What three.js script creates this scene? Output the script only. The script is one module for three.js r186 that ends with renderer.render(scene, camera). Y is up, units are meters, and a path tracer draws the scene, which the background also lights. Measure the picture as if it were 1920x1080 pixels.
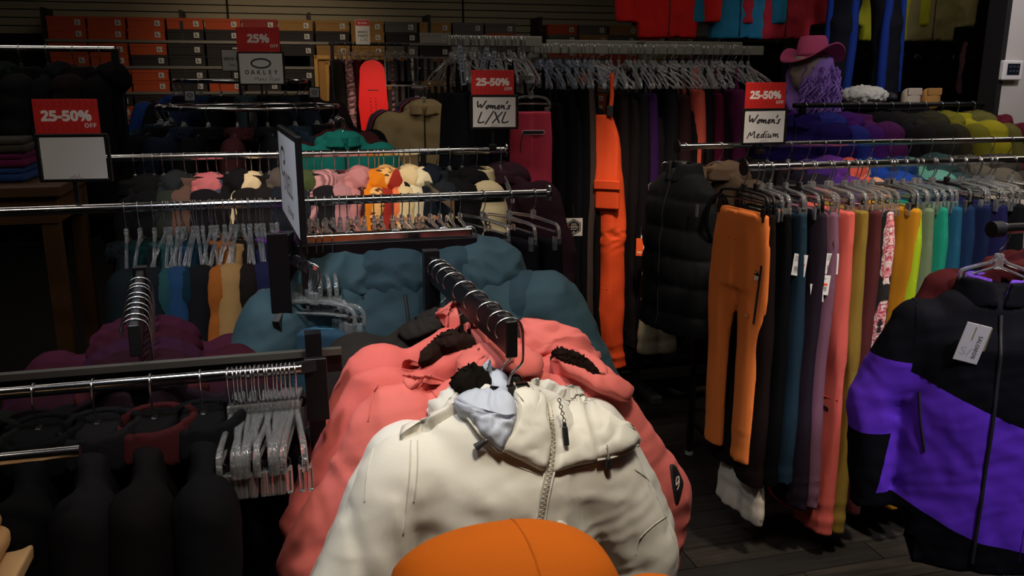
import * as THREE from 'three';
import { ImprovedNoise } from 'three/addons/math/ImprovedNoise.js';
import { mergeGeometries } from 'three/addons/utils/BufferGeometryUtils.js';
import { RoundedBoxGeometry } from 'three/addons/geometries/RoundedBoxGeometry.js';
import { RectAreaLightUniformsLib } from 'three/addons/lights/RectAreaLightUniformsLib.js';

// ---------------------------------------------------------------- camera, exposure, lights
const scene = new THREE.Scene();
scene.background = new THREE.Color(0x000000);
const EYE = 1.65, PITCH = 13.7 * Math.PI / 180, FOCAL = 1600;
const camera = new THREE.PerspectiveCamera(2 * Math.atan(540 / FOCAL) * 180 / Math.PI, 16 / 9, 0.05, 40);
camera.position.set(0, EYE, 0);
camera.rotation.set(-PITCH, 0, 0);
scene.add(camera);
const renderer = new THREE.WebGLRenderer({ antialias: true });
renderer.toneMapping = THREE.LinearToneMapping;
renderer.toneMappingExposure = 0.82;
renderer.shadowMap.enabled = true;
RectAreaLightUniformsLib.init();

const YAW = 15 * Math.PI / 180;                                   // the shop stands turned 15 degrees to the camera
const RIGHT = new THREE.Vector3(Math.cos(YAW), 0, -Math.sin(YAW)); // along the racks
const NEAR = new THREE.Vector3(Math.sin(YAW), 0, Math.cos(YAW));   // towards the aisle
const CEIL = 3.2;
// [x, z, target x, y, z, candela, half angle, softness, colour]
const SPOTS = [
  [0.16, -0.62, 0.02, 1.02, -1.42, 11.5, 25, 1.0, 0xfff1dc, 'above the pink and white jackets'],
  [0.55, -2.75, 0.75, 0.85, -4.15, 30, 14, 1.0, 0xffe9d2, 'aimed at the orange bib overalls'],
  [1.35, -1.55, 1.32, 0.75, -2.90, 21, 26, 1.0, 0xffeedb, 'aimed at the coloured trousers on the right rack'],
  [-0.85, -2.15, -0.75, 1.15, -3.40, 13, 25, 1.0, 0xffefdc, 'aimed at the coloured jackets on the left rack'],
  [1.75, -0.85, 1.32, 0.75, -2.00, 20, 22, 1.0, 0xf4f0ff, 'aimed at the purple and black jacket'],
  [-0.70, -1.05, -0.45, 1.00, -2.00, 10, 28, 1.0, 0xeef3ff, 'above the low rail on the left'],
  [-1.75, -6.40, -2.30, 1.55, -8.60, 6.5, 34, 1.0, 0xffe6c8, 'aimed at the orange shoeboxes'],
  [-0.75, -5.70, -1.2, 1.35, -7.45, 24, 13, 1.0, 0xffe6d0, 'aimed at the red snowboard'],
  [2.35, -3.10, 2.35, 1.75, -5.00, 8, 30, 1.0, 0xf2ecff, 'aimed at the mannequins'],
];
SPOTS.forEach(a => trackLight(...a));
// ceiling troffers: [u, w along the shop axes, watts-like intensity]
const TROFFERS = [[-1.6, 1.4, 0.9, 'above the low rail at the left'], [0.5, 0.7, 1.2, 'above the white jackets'], [2.3, 2.0, 1.1, 'above the right rack'], [-1.4, 4.0, 0.6, 'above the round racks'], [1.3, 3.4, 0.7, 'in front of the tall trouser rack'], [3.9, 4.4, 0.5, 'above the mannequins'], [-1.0, 7.2, 0.45, 'in front of the orange shoeboxes'], [1.8, 7.4, 0.45, 'in front of the shoe shelves, to the right'], [4.8, 3.0, 0.7, 'before the pale partition wall']];
TROFFERS.forEach(a => troffer(...a));

// ---------------------------------------------------------------- helpers
function mulberry(a) { return () => { a |= 0; a = a + 0x6D2B79F5 | 0; let t = Math.imul(a ^ a >>> 15, 1 | a); t = t + Math.imul(t ^ t >>> 7, 61 | t) ^ t; return ((t ^ t >>> 14) >>> 0) / 4294967296; }; }
function noise3(x, y, z) { noise3.n ||= new ImprovedNoise(); return noise3.n.noise(x, y, z); }
function ridge(x, y, z) { const n = noise3(x, y, z); return 0.5 - Math.abs(n) * 2.2; }
function V(x, y, z) { return new THREE.Vector3(x, y, z); }
// a point of the shop: u metres along the racks, height h, w metres away from the camera's foot
function S(u, h, w) { return V(u * RIGHT.x - w * NEAR.x, h, u * RIGHT.z - w * NEAR.z); }
// the point seen at picture position (x, y) of the 1920x1080 frame at forward distance D
function P(x, y, D) {
  const h = EYE - D * Math.tan(PITCH + Math.atan((y - 540) / FOCAL));
  const zc = D * Math.cos(PITCH) + (EYE - h) * Math.sin(PITCH);
  return V((x - 960) / FOCAL * zc, h, -D);
}
function along(a, dir, s) { return a.clone().addScaledVector(dir, s); }
// metres along a bar (start a, direction RIGHT) at which it is seen at picture column x
function barAt(a, x) {
  let lo = -3, hi = 6;
  for (let i = 0; i < 50; i++) {
    const m = (lo + hi) / 2, p = along(a, RIGHT, m);
    const zc = -p.z * Math.cos(PITCH) + (EYE - p.y) * Math.sin(PITCH);
    if (960 + FOCAL * p.x / zc < x) lo = m; else hi = m;
  }
  return (lo + hi) / 2;
}
function numbered(n) { const counts = numbered.all ||= {}, k = counts[n] = (counts[n] ?? -1) + 1; return k ? n + '_' + String(k).padStart(3, '0') : n; }
function shade(o) { o.traverse(c => { if (c.isMesh) { c.castShadow = true; c.receiveShadow = true; } }); return o; }
function tag(o, label, category, group) { o.userData = { label, category }; if (group) o.userData.group = group; return o; }
function thing(name, label, category, pos, turn = 0, group) {
  const o = new THREE.Group(); o.name = numbered(name); scene.add(o);
  if (pos) o.position.copy(pos); o.rotation.y = turn;
  return tag(o, label, category, group);
}
function part(parent, name, geo, mat, label) {
  const m = new THREE.Mesh(Array.isArray(geo) ? merge(geo) : geo, mat); m.name = name; m.castShadow = m.receiveShadow = true;
  if (label) m.userData = { label };
  parent.add(m); return m;
}
function merge(list) {
  const l = list.map(g => { const n = g.index ? g.toNonIndexed() : g; for (const k of Object.keys(n.attributes)) if (!['position', 'normal', 'uv'].includes(k)) n.deleteAttribute(k); return n; });
  return l.length === 1 ? l[0] : mergeGeometries(l);
}
function structure(name, geo, mat, parent = scene) {
  const m = new THREE.Mesh(Array.isArray(geo) ? merge(geo) : geo, mat); m.name = parent === scene ? numbered(name) : name; m.receiveShadow = m.castShadow = true;
  if (parent === scene) m.userData = { kind: 'structure' };
  parent.add(m); return m;
}
function clone(o, name, label, pos, turn, group) {
  const c = o.clone(); c.name = numbered(name); c.userData = { label, category: o.userData.category }; if (group) c.userData.group = group;
  if (pos) c.position.copy(pos); if (turn !== undefined) c.rotation.set(0, turn, 0); scene.add(c); return c;
}
function box(w, h, d, x = 0, y = 0, z = 0, r = 0) {
  const g = r ? new RoundedBoxGeometry(w, h, d, 2, r) : new THREE.BoxGeometry(w, h, d);
  return g.translate(x, y, z);
}
function tube(pts, r, rad = 6, seg = 0, closed = false) {
  const c = new THREE.CatmullRomCurve3(pts.map(p => p.isVector3 ? p : V(...p)), closed, 'catmullrom', 0.3);
  return new THREE.TubeGeometry(c, seg || pts.length * 4, r, rad, closed);
}
function rod(a, b, r, rad = 12) {                                 // a straight round bar with closed ends
  const d = b.clone().sub(a), g = new THREE.CylinderGeometry(r, r, d.length(), rad);
  g.applyQuaternion(new THREE.Quaternion().setFromUnitVectors(V(0, 1, 0), d.clone().normalize()));
  return g.translate((a.x + b.x) / 2, (a.y + b.y) / 2, (a.z + b.z) / 2);
}
function slab(pts, t, bevel = 0) {                                // an outline in XY, t thick, centred on z = 0
  const s = new THREE.Shape(pts.map(p => new THREE.Vector2(p[0], p[1])));
  const g = new THREE.ExtrudeGeometry(s, { depth: t - 2 * bevel, bevelEnabled: bevel > 0, bevelSize: bevel, bevelThickness: bevel, bevelSegments: 2, curveSegments: 6 });
  return g.translate(0, 0, -t / 2 + bevel);
}

// ---------------------------------------------------------------- materials
function dataTex(n, fn, srgb) {
  const d = new Uint8Array(n * n * 4);
  for (let j = 0; j < n; j++) for (let i = 0; i < n; i++) { const c = fn(i, j, n), k = (j * n + i) * 4; d[k] = c[0]; d[k + 1] = c[1]; d[k + 2] = c[2]; d[k + 3] = 255; }
  const t = new THREE.DataTexture(d, n, n); t.wrapS = t.wrapT = THREE.RepeatWrapping; t.magFilter = THREE.LinearFilter; t.minFilter = THREE.LinearMipmapLinearFilter; t.generateMipmaps = true;
  if (srgb) t.colorSpace = THREE.SRGBColorSpace; t.needsUpdate = true; return t;
}
const wr = mulberry(5);
const weaveTex = dataTex(128, (i, j) => { const v = 118 + 46 * (((i >> 1) + (j >> 1)) % 2) + 40 * wr() + 24 * Math.sin(j * 0.196) * Math.sin(i * 0.098); return [v, v, v]; });
weaveTex.repeat.set(9, 9);
function cloth(hex, o = {}) {
  const mats = cloth.all ||= {};
  const k = 'c' + hex + JSON.stringify(o);
  const C = new THREE.Color(hex), lum = C.r * 0.3 + C.g * 0.6 + C.b * 0.1;
  return mats[k] ||= new THREE.MeshPhysicalMaterial({ color: hex, roughness: o.r ?? 0.85, specularIntensity: lum < 0.03 ? 0.12 : 0.4, bumpMap: weaveTex, bumpScale: o.b ?? 0.0004, sheen: lum < 0.03 ? 0 : o.sheen ?? 0.12, sheenRoughness: 0.6, sheenColor: new THREE.Color(hex).lerp(new THREE.Color(0xffffff), 0.4), side: THREE.DoubleSide, ...(o.map ? { map: o.map } : {}) });
}
function plain(hex, r = 0.5, m = 0, o = {}) { const mats = plain.all ||= {}; return mats['p' + hex + r + m + JSON.stringify(o)] ||= new THREE.MeshStandardMaterial({ color: hex, roughness: r, metalness: m, ...o }); }
const M = {
  chrome: plain(0xd8d8da, 0.16, 1), wire: plain(0xc4c4c8, 0.24, 1), black: plain(0x0b0b0d, 0.42), blackSteel: plain(0x121115, 0.38, 0.3), greySteel: plain(0x77776f, 0.5, 0.35),
  gloss: plain(0x08080a, 0.22), clear: new THREE.MeshPhysicalMaterial({ color: 0xf4f8fa, roughness: 0.06, transmission: 0.93, thickness: 0.004, ior: 1.49 }),
  blueClear: new THREE.MeshPhysicalMaterial({ color: 0xc4d6ee, roughness: 0.06, transmission: 0.93, thickness: 0.004, ior: 1.49 }),
  paper: plain(0xe9e7e2, 0.8), rubber: plain(0x17171a, 0.6), kraft: plain(0xa4773c, 0.85), pine: plain(0xb98a45, 0.7),
};

// ---------------------------------------------------------------- printed canvases
function print(w, h, draw) {
  const c = document.createElement('canvas'); c.width = w; c.height = h; const g = c.getContext('2d'); draw(g, w, h);
  const t = new THREE.CanvasTexture(c); t.colorSpace = THREE.SRGBColorSpace; t.anisotropy = 4; return new THREE.MeshStandardMaterial({ map: t, roughness: 0.55 });
}
// brush lettering: strokes on a unit grid, y up, 0 = base line, 1 = capital height
const GLYPH = {
  W: [1.15, [[0, 1], [0.16, 0], [0.5, 0.8], [0.62, 0], [1.1, 1.05]]], o: [0.5, [[0.36, 0.5], [0.14, 0.46], [0.05, 0.2], [0.18, 0.02], [0.36, 0.14], [0.36, 0.46], [0.5, 0.4]]],
  m: [0.86, [[0.05, 0.5], [0.08, 0.02], [0.2, 0.42], [0.36, 0.48], [0.38, 0.02], [0.5, 0.4], [0.66, 0.48], [0.68, 0.06], [0.82, 0.08]]],
  e: [0.48, [[0.06, 0.2], [0.36, 0.32], [0.3, 0.5], [0.12, 0.44], [0.08, 0.12], [0.24, 0.0], [0.44, 0.14]]],
  n: [0.58, [[0.05, 0.5], [0.08, 0.02], [0.2, 0.4], [0.38, 0.48], [0.4, 0.08], [0.54, 0.06]]], "'": [0.12, [[0.08, 1.0], [0.02, 0.74]]],
  s: [0.42, [[0.38, 0.46], [0.18, 0.46], [0.16, 0.32], [0.34, 0.18], [0.24, 0.0], [0.02, 0.04]]],
  L: [0.72, [[0.2, 1.0], [0.1, 0.5], [0.04, 0.04], [0.3, 0.0], [0.62, 0.1]]], '/': [0.6, [[0.02, -0.1], [0.55, 1.1]]],
  X: [0.8, [[0.05, 1.0], [0.66, 0.0]], [[0.74, 1.0], [0.02, 0.0]]], M: [1.1, [[0.02, 0], [0.22, 0.95], [0.4, 0.12], [0.8, 1.0], [0.86, 0.1], [1.04, 0.08]]],
  d: [0.58, [[0.38, 0.42], [0.16, 0.46], [0.06, 0.16], [0.2, 0.0], [0.38, 0.2], [0.52, 1.0], [0.4, 0.1], [0.54, 0.06]]],
  i: [0.26, [[0.08, 0.48], [0.06, 0.06], [0.22, 0.06]], [[0.1, 0.72], [0.12, 0.76]]], u: [0.6, [[0.06, 0.48], [0.06, 0.08], [0.26, 0.02], [0.4, 0.46], [0.4, 0.08], [0.56, 0.06]]],
  a: [0.5, [[0.34, 0.46], [0.14, 0.44], [0.06, 0.14], [0.2, 0.02], [0.36, 0.44], [0.36, 0.08], [0.48, 0.06]]], t: [0.36, [[0.16, 0.86], [0.12, 0.08], [0.3, 0.06]], [[0.02, 0.5], [0.32, 0.54]]],
  r: [0.4, [[0.05, 0.5], [0.08, 0.02], [0.16, 0.36], [0.36, 0.48]]], w: [0.7, [[0.04, 0.5], [0.12, 0.02], [0.34, 0.42], [0.42, 0.02], [0.66, 0.5]]], S: [0.66, [[0.6, 0.92], [0.3, 1.0], [0.18, 0.72], [0.48, 0.4], [0.36, 0.02], [0.02, 0.1]]],
  z: [0.45, [[0.04, 0.48], [0.36, 0.48], [0.04, 0.02], [0.42, 0.04]]], ' ': [0.4],
};
function brush(g, text, x, y, size, weight, colour = '#15151a') {
  g.save(); g.translate(x, y); g.transform(size, 0, -size * -0.22, -size, 0, 0); g.strokeStyle = colour; g.lineWidth = weight; g.lineCap = g.lineJoin = 'round';
  for (const ch of text) {
    const q = GLYPH[ch]; if (!q) continue;
    for (const st of q.slice(1)) { g.beginPath(); g.moveTo(...st[0]); for (let i = 1; i < st.length - 1; i++) g.quadraticCurveTo(st[i][0], st[i][1], (st[i][0] + st[i + 1][0]) / 2, (st[i][1] + st[i + 1][1]) / 2); g.lineTo(...st[st.length - 1]); g.stroke(); }
    g.translate(q[0] + 0.06, 0);
  }
  g.restore();
}
function brushWidth(text, size) { return [...text].reduce((a, c) => a + ((GLYPH[c] ?? [0])[0] + 0.06) * size, 0); }

// ---------------------------------------------------------------- solids from distance fields
function smin(a, b, k) { const h = Math.max(k - Math.abs(a - b), 0) / k; return Math.min(a, b) - h * h * k * 0.25; }
function lut(tab) {                                               // [[y, value] ...] from high y to low y, smooth between
  const y0 = tab[0][0], y1 = tab[tab.length - 1][0], n = 400, a = new Float32Array(n + 1);
  for (let i = 0; i <= n; i++) {
    const y = y0 + (y1 - y0) * i / n; let k = 0; while (k < tab.length - 2 && y < tab[k + 1][0]) k++;
    let t = (tab[k][0] - y) / (tab[k][0] - tab[k + 1][0]); t = t * t * (3 - 2 * t) * 0.5 + t * 0.5; a[i] = tab[k][1] + (tab[k + 1][1] - tab[k][1]) * t;
  }
  return y => { const f = Math.min(Math.max((y - y0) / (y1 - y0), 0), 1) * n, i = Math.min(n - 1, f | 0); return a[i] + (a[i + 1] - a[i]) * (f - i); };
}
function oval(x, z, a, b) {                                       // first-order distance to an ellipse
  const q = Math.hypot(x / a, z / b), g = Math.hypot(x / (a * a), z / (b * b)); return g < 1e-6 ? -Math.min(a, b) : (q - 1) * q / g;
}
function cone(x, y, z, a, b, ra, rb) {                            // tapered capsule
  const bx = b[0] - a[0], by = b[1] - a[1], bz = b[2] - a[2], px = x - a[0], py = y - a[1], pz = z - a[2];
  const t = Math.min(1, Math.max(0, (px * bx + py * by + pz * bz) / (bx * bx + by * by + bz * bz)));
  return Math.hypot(px - bx * t, py - by * t, pz - bz * t) - (ra + (rb - ra) * t);
}
function blob(x, y, z, c, r) {                                    // ellipsoid
  const dx = x - c[0], dy = y - c[1], dz = z - c[2], q = Math.hypot(dx / r[0], dy / r[1], dz / r[2]), g = Math.hypot(dx / (r[0] * r[0]), dy / (r[1] * r[1]), dz / (r[2] * r[2]));
  return g < 1e-6 ? -Math.min(...r) : (q - 1) * q / g;
}
function nets(f, lo, hi, c) {
  const B = 6, nx = Math.ceil((hi[0] - lo[0]) / c / B) * B, ny = Math.ceil((hi[1] - lo[1]) / c / B) * B, nz = Math.ceil((hi[2] - lo[2]) / c / B) * B;
  const sx = nx + 1, sy = ny + 1, sz = nz + 1, v = new Float32Array(sx * sy * sz).fill(NaN), id = (i, j, k) => (k * sy + j) * sx + i;
  const rad = B * c * 0.87 * 1.6 + 0.012, live = [];
  for (let k = 0; k < nz; k += B) for (let j = 0; j < ny; j += B) for (let i = 0; i < nx; i += B) {
    if (Math.abs(f(lo[0] + (i + B / 2) * c, lo[1] + (j + B / 2) * c, lo[2] + (k + B / 2) * c)) > rad) continue;
    live.push([i, j, k]);
    for (let kk = k; kk <= k + B; kk++) for (let jj = j; jj <= j + B; jj++) for (let ii = i; ii <= i + B; ii++) { const q = id(ii, jj, kk); if (v[q] !== v[q]) v[q] = f(lo[0] + ii * c, lo[1] + jj * c, lo[2] + kk * c); }
  }
  const vert = new Int32Array(v.length).fill(-1), pos = [], uv = [], idx = [], cells = [];
  const E = [[0, 1], [2, 3], [4, 5], [6, 7], [0, 2], [1, 3], [4, 6], [5, 7], [0, 4], [1, 5], [2, 6], [3, 7]];
  for (const [bi, bj, bk] of live) for (let k = bk; k < bk + B; k++) for (let j = bj; j < bj + B; j++) for (let i = bi; i < bi + B; i++) {
    const o = id(i, j, k); if (vert[o] >= 0) continue;
    const cv = [v[o], v[o + 1], v[o + sx], v[o + sx + 1], v[o + sx * sy], v[o + sx * sy + 1], v[o + sx * sy + sx], v[o + sx * sy + sx + 1]];
    let m = 0; for (let q = 0; q < 8; q++) if (cv[q] < 0) m |= 1 << q; if (m === 0 || m === 255) continue;
    let x = 0, y = 0, z = 0, n = 0;
    for (const [a, b] of E) { if ((cv[a] < 0) === (cv[b] < 0)) continue; const t = cv[a] / (cv[a] - cv[b]); x += (a & 1) + ((b & 1) - (a & 1)) * t; y += (a >> 1 & 1) + ((b >> 1 & 1) - (a >> 1 & 1)) * t; z += (a >> 2) + ((b >> 2) - (a >> 2)) * t; n++; }
    vert[o] = pos.length / 3; const X = lo[0] + (i + x / n) * c, Y = lo[1] + (j + y / n) * c, Z = lo[2] + (k + z / n) * c; pos.push(X, Y, Z); uv.push(X + Z * 0.7, Y + Z * 0.3); cells.push(i, j, k);
  }
  const D = [1, sx, sx * sy];
  for (let q = 0; q < cells.length; q += 3) {
    const i = cells[q], j = cells[q + 1], k = cells[q + 2], o = id(i, j, k), ijk = [i, j, k];
    for (let a = 0; a < 3; a++) {
      const b = (a + 1) % 3, d = (a + 2) % 3; if (!ijk[b] || !ijk[d]) continue;
      const s0 = v[o] < 0, s1 = v[o + D[a]] < 0; if (s0 === s1) continue;
      const v0 = vert[o], v1 = vert[o - D[b]], v2 = vert[o - D[b] - D[d]], v3 = vert[o - D[d]]; if (v1 < 0 || v2 < 0 || v3 < 0) continue;
      if (s0) idx.push(v0, v1, v2, v0, v2, v3); else idx.push(v0, v2, v1, v0, v3, v2);
    }
  }
  const g = new THREE.BufferGeometry(); g.setAttribute('position', new THREE.Float32BufferAttribute(pos, 3)); g.setAttribute('uv', new THREE.Float32BufferAttribute(uv, 2)); g.setIndex(idx); g.computeVertexNormals(); return g;
}
// one surface cut into the pieces that pick(x, y, z) numbers, with the normals it had as a whole
function split(geo, pick, n, edges = [], reach = 0) {
  if (edges.length) { const q = geo.attributes.position; for (let i = 0; i < q.count; i++) for (const e of edges) { const x = q.getX(i), y = q.getY(i), z = q.getZ(i), v = e(x, y, z), gx = (e(x + 1e-3, y, z) - e(x - 1e-3, y, z)) * 500, gy = (e(x, y + 1e-3, z) - e(x, y - 1e-3, z)) * 500, k = v / Math.max(gx * gx + gy * gy, 0.05); if (Math.abs(k) * Math.hypot(gx, gy) < reach) { q.setXYZ(i, x - k * gx, y - k * gy, z); break; } } }
  const p = geo.attributes.position, ix = geo.index.array, out = Array.from({ length: n }, () => []);
  for (let t = 0; t < ix.length; t += 3) { const a = ix[t], b = ix[t + 1], c = ix[t + 2]; out[pick((p.getX(a) + p.getX(b) + p.getX(c)) / 3, (p.getY(a) + p.getY(b) + p.getY(c)) / 3, (p.getZ(a) + p.getZ(b) + p.getZ(c)) / 3)].push(a, b, c); }
  return out.map(list => {
    const map = new Map(), src = []; const idx = list.map(a => { if (!map.has(a)) { map.set(a, src.length); src.push(a); } return map.get(a); });
    const g = new THREE.BufferGeometry();
    for (const [k, w] of [['position', 3], ['normal', 3], ['uv', 2]]) { const A = geo.attributes[k].array, o = new Float32Array(src.length * w); src.forEach((s, i) => { for (let q = 0; q < w; q++) o[i * w + q] = A[s * w + q]; }); g.setAttribute(k, new THREE.BufferAttribute(o, w)); }
    g.setIndex(idx); return g;
  });
}
function gradient(f, p, e = 0.004) { return V(f(p.x + e, p.y, p.z) - f(p.x - e, p.y, p.z), f(p.x, p.y + e, p.z) - f(p.x, p.y - e, p.z), f(p.x, p.y, p.z + e) - f(p.x, p.y, p.z - e)).normalize(); }
// where a sight line through the picture meets a garment's surface, in the garment's own axes
function meet(f, obj, x, y) {
  obj.updateMatrixWorld(true); const inv = obj.matrixWorld.clone().invert();
  const d = V((x - 960) / FOCAL, (540 - y) / FOCAL, -1).applyEuler(camera.rotation).normalize(), o = V(0, EYE, 0).applyMatrix4(inv); d.transformDirection(inv);
  let t = 0.4, best = 9, bt = t;
  for (let i = 0; i < 160; i++) { const p = along(o, d, t), q = f(p.x, p.y, p.z); if (q < best) { best = q; bt = t; } if (q < 0.0006) break; t += Math.max(q * 0.6, 0.0006); if (t > 6) break; }
  const p = along(o, d, bt); if (best > 0.0006) { const n = gradient(f, p); p.addScaledVector(n, -best); } return p;
}
// a panel sewn on a garment: an outline laid on its surface, th thick, with a rolled edge and its own folds
function patch(f, obj, outline, th, o = {}) {
  const N = o.n ?? 72, R = o.rings ?? 9, c = new THREE.CatmullRomCurve3(outline.map(p => V(p[0], p[1], 0)), true, 'catmullrom', o.tension ?? 0.25), ring = c.getSpacedPoints(N).slice(0, N);
  const m = ring.reduce((a, p) => a.add(p), V(0, 0, 0)).divideScalar(N); if (o.centre) m.set(...o.centre, 0);
  const pos = [], uv = [], idx = [];
  for (let r = 0; r <= R + 1; r++) {
    const s = Math.min(r / R, 1);
    for (let i = 0; i < N; i++) {
      const x = m.x + (ring[i].x - m.x) * s, y = m.y + (ring[i].y - m.y) * s, p = meet(f, obj, x, y), n = gradient(f, p);
      let h = r > R ? -0.003 : th * Math.pow(Math.max(0, 1 - Math.pow(s, o.edge ?? 8) * 0.75), 0.5);
      if (r <= R && o.folds) h += o.folds(x, y, s) * (1 - Math.pow(s, 6) * 0.6);
      if (r <= R && o.rim) h += o.rim * Math.exp(-Math.pow((s - 0.94) / 0.04, 2));
      p.addScaledVector(n, h); pos.push(p.x, p.y, p.z); uv.push(p.x, p.y);
    }
  }
  const far = (a, b) => Math.hypot(pos[a * 3] - pos[b * 3], pos[a * 3 + 1] - pos[b * 3 + 1], pos[a * 3 + 2] - pos[b * 3 + 2]) > (o.gap ?? 0.05);
  for (let r = 0; r <= R; r++) for (let i = 0; i < N; i++) {
    const a = r * N + i, b = r * N + (i + 1) % N, d = a + N, e = b + N; if (far(a, d) || far(d, e) || far(b, e)) continue; idx.push(a, e, d, a, b, e);
  }
  const g = new THREE.BufferGeometry(); g.setAttribute('position', new THREE.Float32BufferAttribute(pos, 3)); g.setAttribute('uv', new THREE.Float32BufferAttribute(uv, 2)); g.setIndex(idx); g.computeVertexNormals(); return g;
}
// a seam, cord or zip laid on a garment along a line of the picture
function lay(f, obj, line, r, lift = 0, seg = 0) {
  const c = new THREE.CatmullRomCurve3(line.map(p => V(p[0], p[1], 0)), false, 'catmullrom', 0.4), n = seg || 24;
  return tube(c.getSpacedPoints(n).map(p => { const q = meet(f, obj, p.x, p.y); return q.addScaledVector(gradient(f, q), lift); }), r, 5, n * 2);
}

// ---------------------------------------------------------------- lamps
function trackLight(x, z, tx, ty, tz, cd, deg, pen, col, where) {
  const dir = V(tx - x, ty - (CEIL - 0.22), tz - z).normalize(), q = new THREE.Quaternion().setFromUnitVectors(V(0, -1, 0), dir);
  const t = thing('track_spotlight', 'black ceiling spotlight head ' + where, 'spotlight', V(x, CEIL - 0.02, z), 0, 'spotlights under the ceiling');
  const head = new THREE.CylinderGeometry(0.045, 0.055, 0.14, 20, 1, true).applyQuaternion(q).translate(0, -0.2, 0);
  const bl = new THREE.MeshStandardMaterial({ color: 0x101012, roughness: 0.5, side: THREE.DoubleSide });
  part(t, 'housing', head, bl); part(t, 'stem', rod(V(0, 0.02, 0), V(0, -0.2, 0), 0.012), bl);
  part(t, 'lens', new THREE.CylinderGeometry(0.05, 0.05, 0.008, 20).translate(0, -0.05, 0).applyQuaternion(q).translate(0, -0.2, 0), new THREE.MeshStandardMaterial({ color: 0xffffff, emissive: col, emissiveIntensity: 2 }));
  const l = new THREE.SpotLight(col, cd, 0, deg * Math.PI / 180, pen, 2); l.castShadow = true; l.shadow.mapSize.set(1024, 1024); l.shadow.radius = 6; l.name = 'spot_beam';
  l.position.copy(dir).multiplyScalar(0.075).add(V(0, -0.2, 0)); t.add(l); const tg = new THREE.Object3D(); tg.name = 'aim'; tg.position.set(tx - x, ty - CEIL + 0.02, tz - z); t.add(tg); l.target = tg;
}
function troffer(u, w, k, where) {
  const p = S(u, CEIL - 0.04, w), t = thing('ceiling_panel_light', 'flat white ceiling light panel ' + where, 'ceiling light', p, YAW, 'ceiling light panels');
  part(t, 'frame', [box(1.24, 0.05, 0.03, 0, 0, 0.155), box(1.24, 0.05, 0.03, 0, 0, -0.155), box(0.03, 0.05, 0.28, 0.605, 0, 0), box(0.03, 0.05, 0.28, -0.605, 0, 0)], plain(0xdddddd, 0.5));
  part(t, 'diffuser', box(1.18, 0.012, 0.28, 0, 0.01, 0), new THREE.MeshStandardMaterial({ color: 0xffffff, emissive: 0xfff2e2, emissiveIntensity: 5 * k }));
  const l = new THREE.RectAreaLight(0xfff2e2, 6 * k, 1.16, 0.26); l.position.set(0, -0.012, 0); l.rotation.x = -Math.PI / 2; l.name = 'panel_glow'; t.add(l);
}

// ---------------------------------------------------------------- the room, in the shop's own axes
const room = (w, h, d, u, y, wv) => box(w, h, d).rotateY(YAW).translate(...S(u, y, wv).toArray());
const floorTex = dataTex(256, (i, j) => { const n = noise3(i * 0.012, j * 0.16, 3) * 26 + noise3(i * 0.05, j * 0.5, 9) * 16, v = 84 + n * 1.6; return [v * 1.06, v, v * 0.94]; }, true);
const floor = structure('floor', room(12.2, 0.1, 13, 0.6, -0.058, 3.6), plain(0x0d0c0b, 0.8));
{ // carpet planks, laid along the racks where the floor is in view
  const r = mulberry(11), ms = [0, 1, 2, 3].map(k => new THREE.MeshStandardMaterial({ color: [0x5a534b, 0x6a6259, 0x4c463f, 0x7c7368][k], map: floorTex, roughness: 0.72, bumpMap: weaveTex, bumpScale: 0.0006 }));
  const gs = [0, 1].map(k => { const g = box(0.996, 0.008, 0.116); const uv = g.attributes.uv; for (let q = 0; q < uv.count; q++) uv.setXY(q, uv.getX(q) * 1.1 + k * 0.4, uv.getY(q) * 0.16 + k * 0.3); return g; });
  for (let j = 0; j < 31; j++) for (let i = 0; i < 4; i++) {
    const u = 0.15 + i + (j % 3) * 0.33, w = 1.5 + j * 0.12, m = new THREE.Mesh(gs[(i + j) % 2], ms[Math.floor(r() * 4)]);
    m.name = 'carpet_plank'; m.position.copy(S(u, -0.004, w)); m.rotation.y = YAW; m.receiveShadow = true; floor.add(m);
  }
}
const wallPaint = plain(0xb9b3a6, 0.85), darkWall = plain(0x1c1a19, 0.85), cream = plain(0xb5a98c, 0.8);
structure('ceiling', room(12.2, 0.1, 13, 0.6, CEIL + 0.05, 3.6), plain(0x8f8b84, 0.9));
structure('wall_left', room(0.12, CEIL, 13, -5.4, CEIL / 2, 3.6), darkWall);
structure('wall_right', room(0.12, CEIL, 13, 6.6, CEIL / 2, 3.6), wallPaint);
structure('wall_front', room(12.2, CEIL, 0.12, 0.6, CEIL / 2, -2.8), darkWall);
const back = structure('wall_back', room(12.2, CEIL, 0.12, 0.6, CEIL / 2, 9.6), darkWall);
{ // slat boards on the upper back wall
  const g = box(2.42, 0.068, 0.02, 0, 0, 0, 0.006);
  for (let j = 0; j < 9; j++) for (let i = 0; i < 5; i++) { const m = new THREE.Mesh(g, cream); m.name = 'slat'; m.position.copy(S(-4.1 + i * 2.44, 2.12 + j * 0.076, 9.525)); m.rotation.y = YAW; m.receiveShadow = true; back.add(m); }
}
const part2 = structure('wall_partition', room(2.95, CEIL, 0.1, 5.07, CEIL / 2, 3.78), wallPaint);
structure('trim_1', room(0.03, CEIL, 0.12, 3.6, CEIL / 2, 3.78), plain(0x161414, 0.6));
structure('wall_display', room(2.3, 2.9, 0.08, 5.3, 1.45, 6.6), plain(0x0e0d0e, 0.8));
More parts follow.
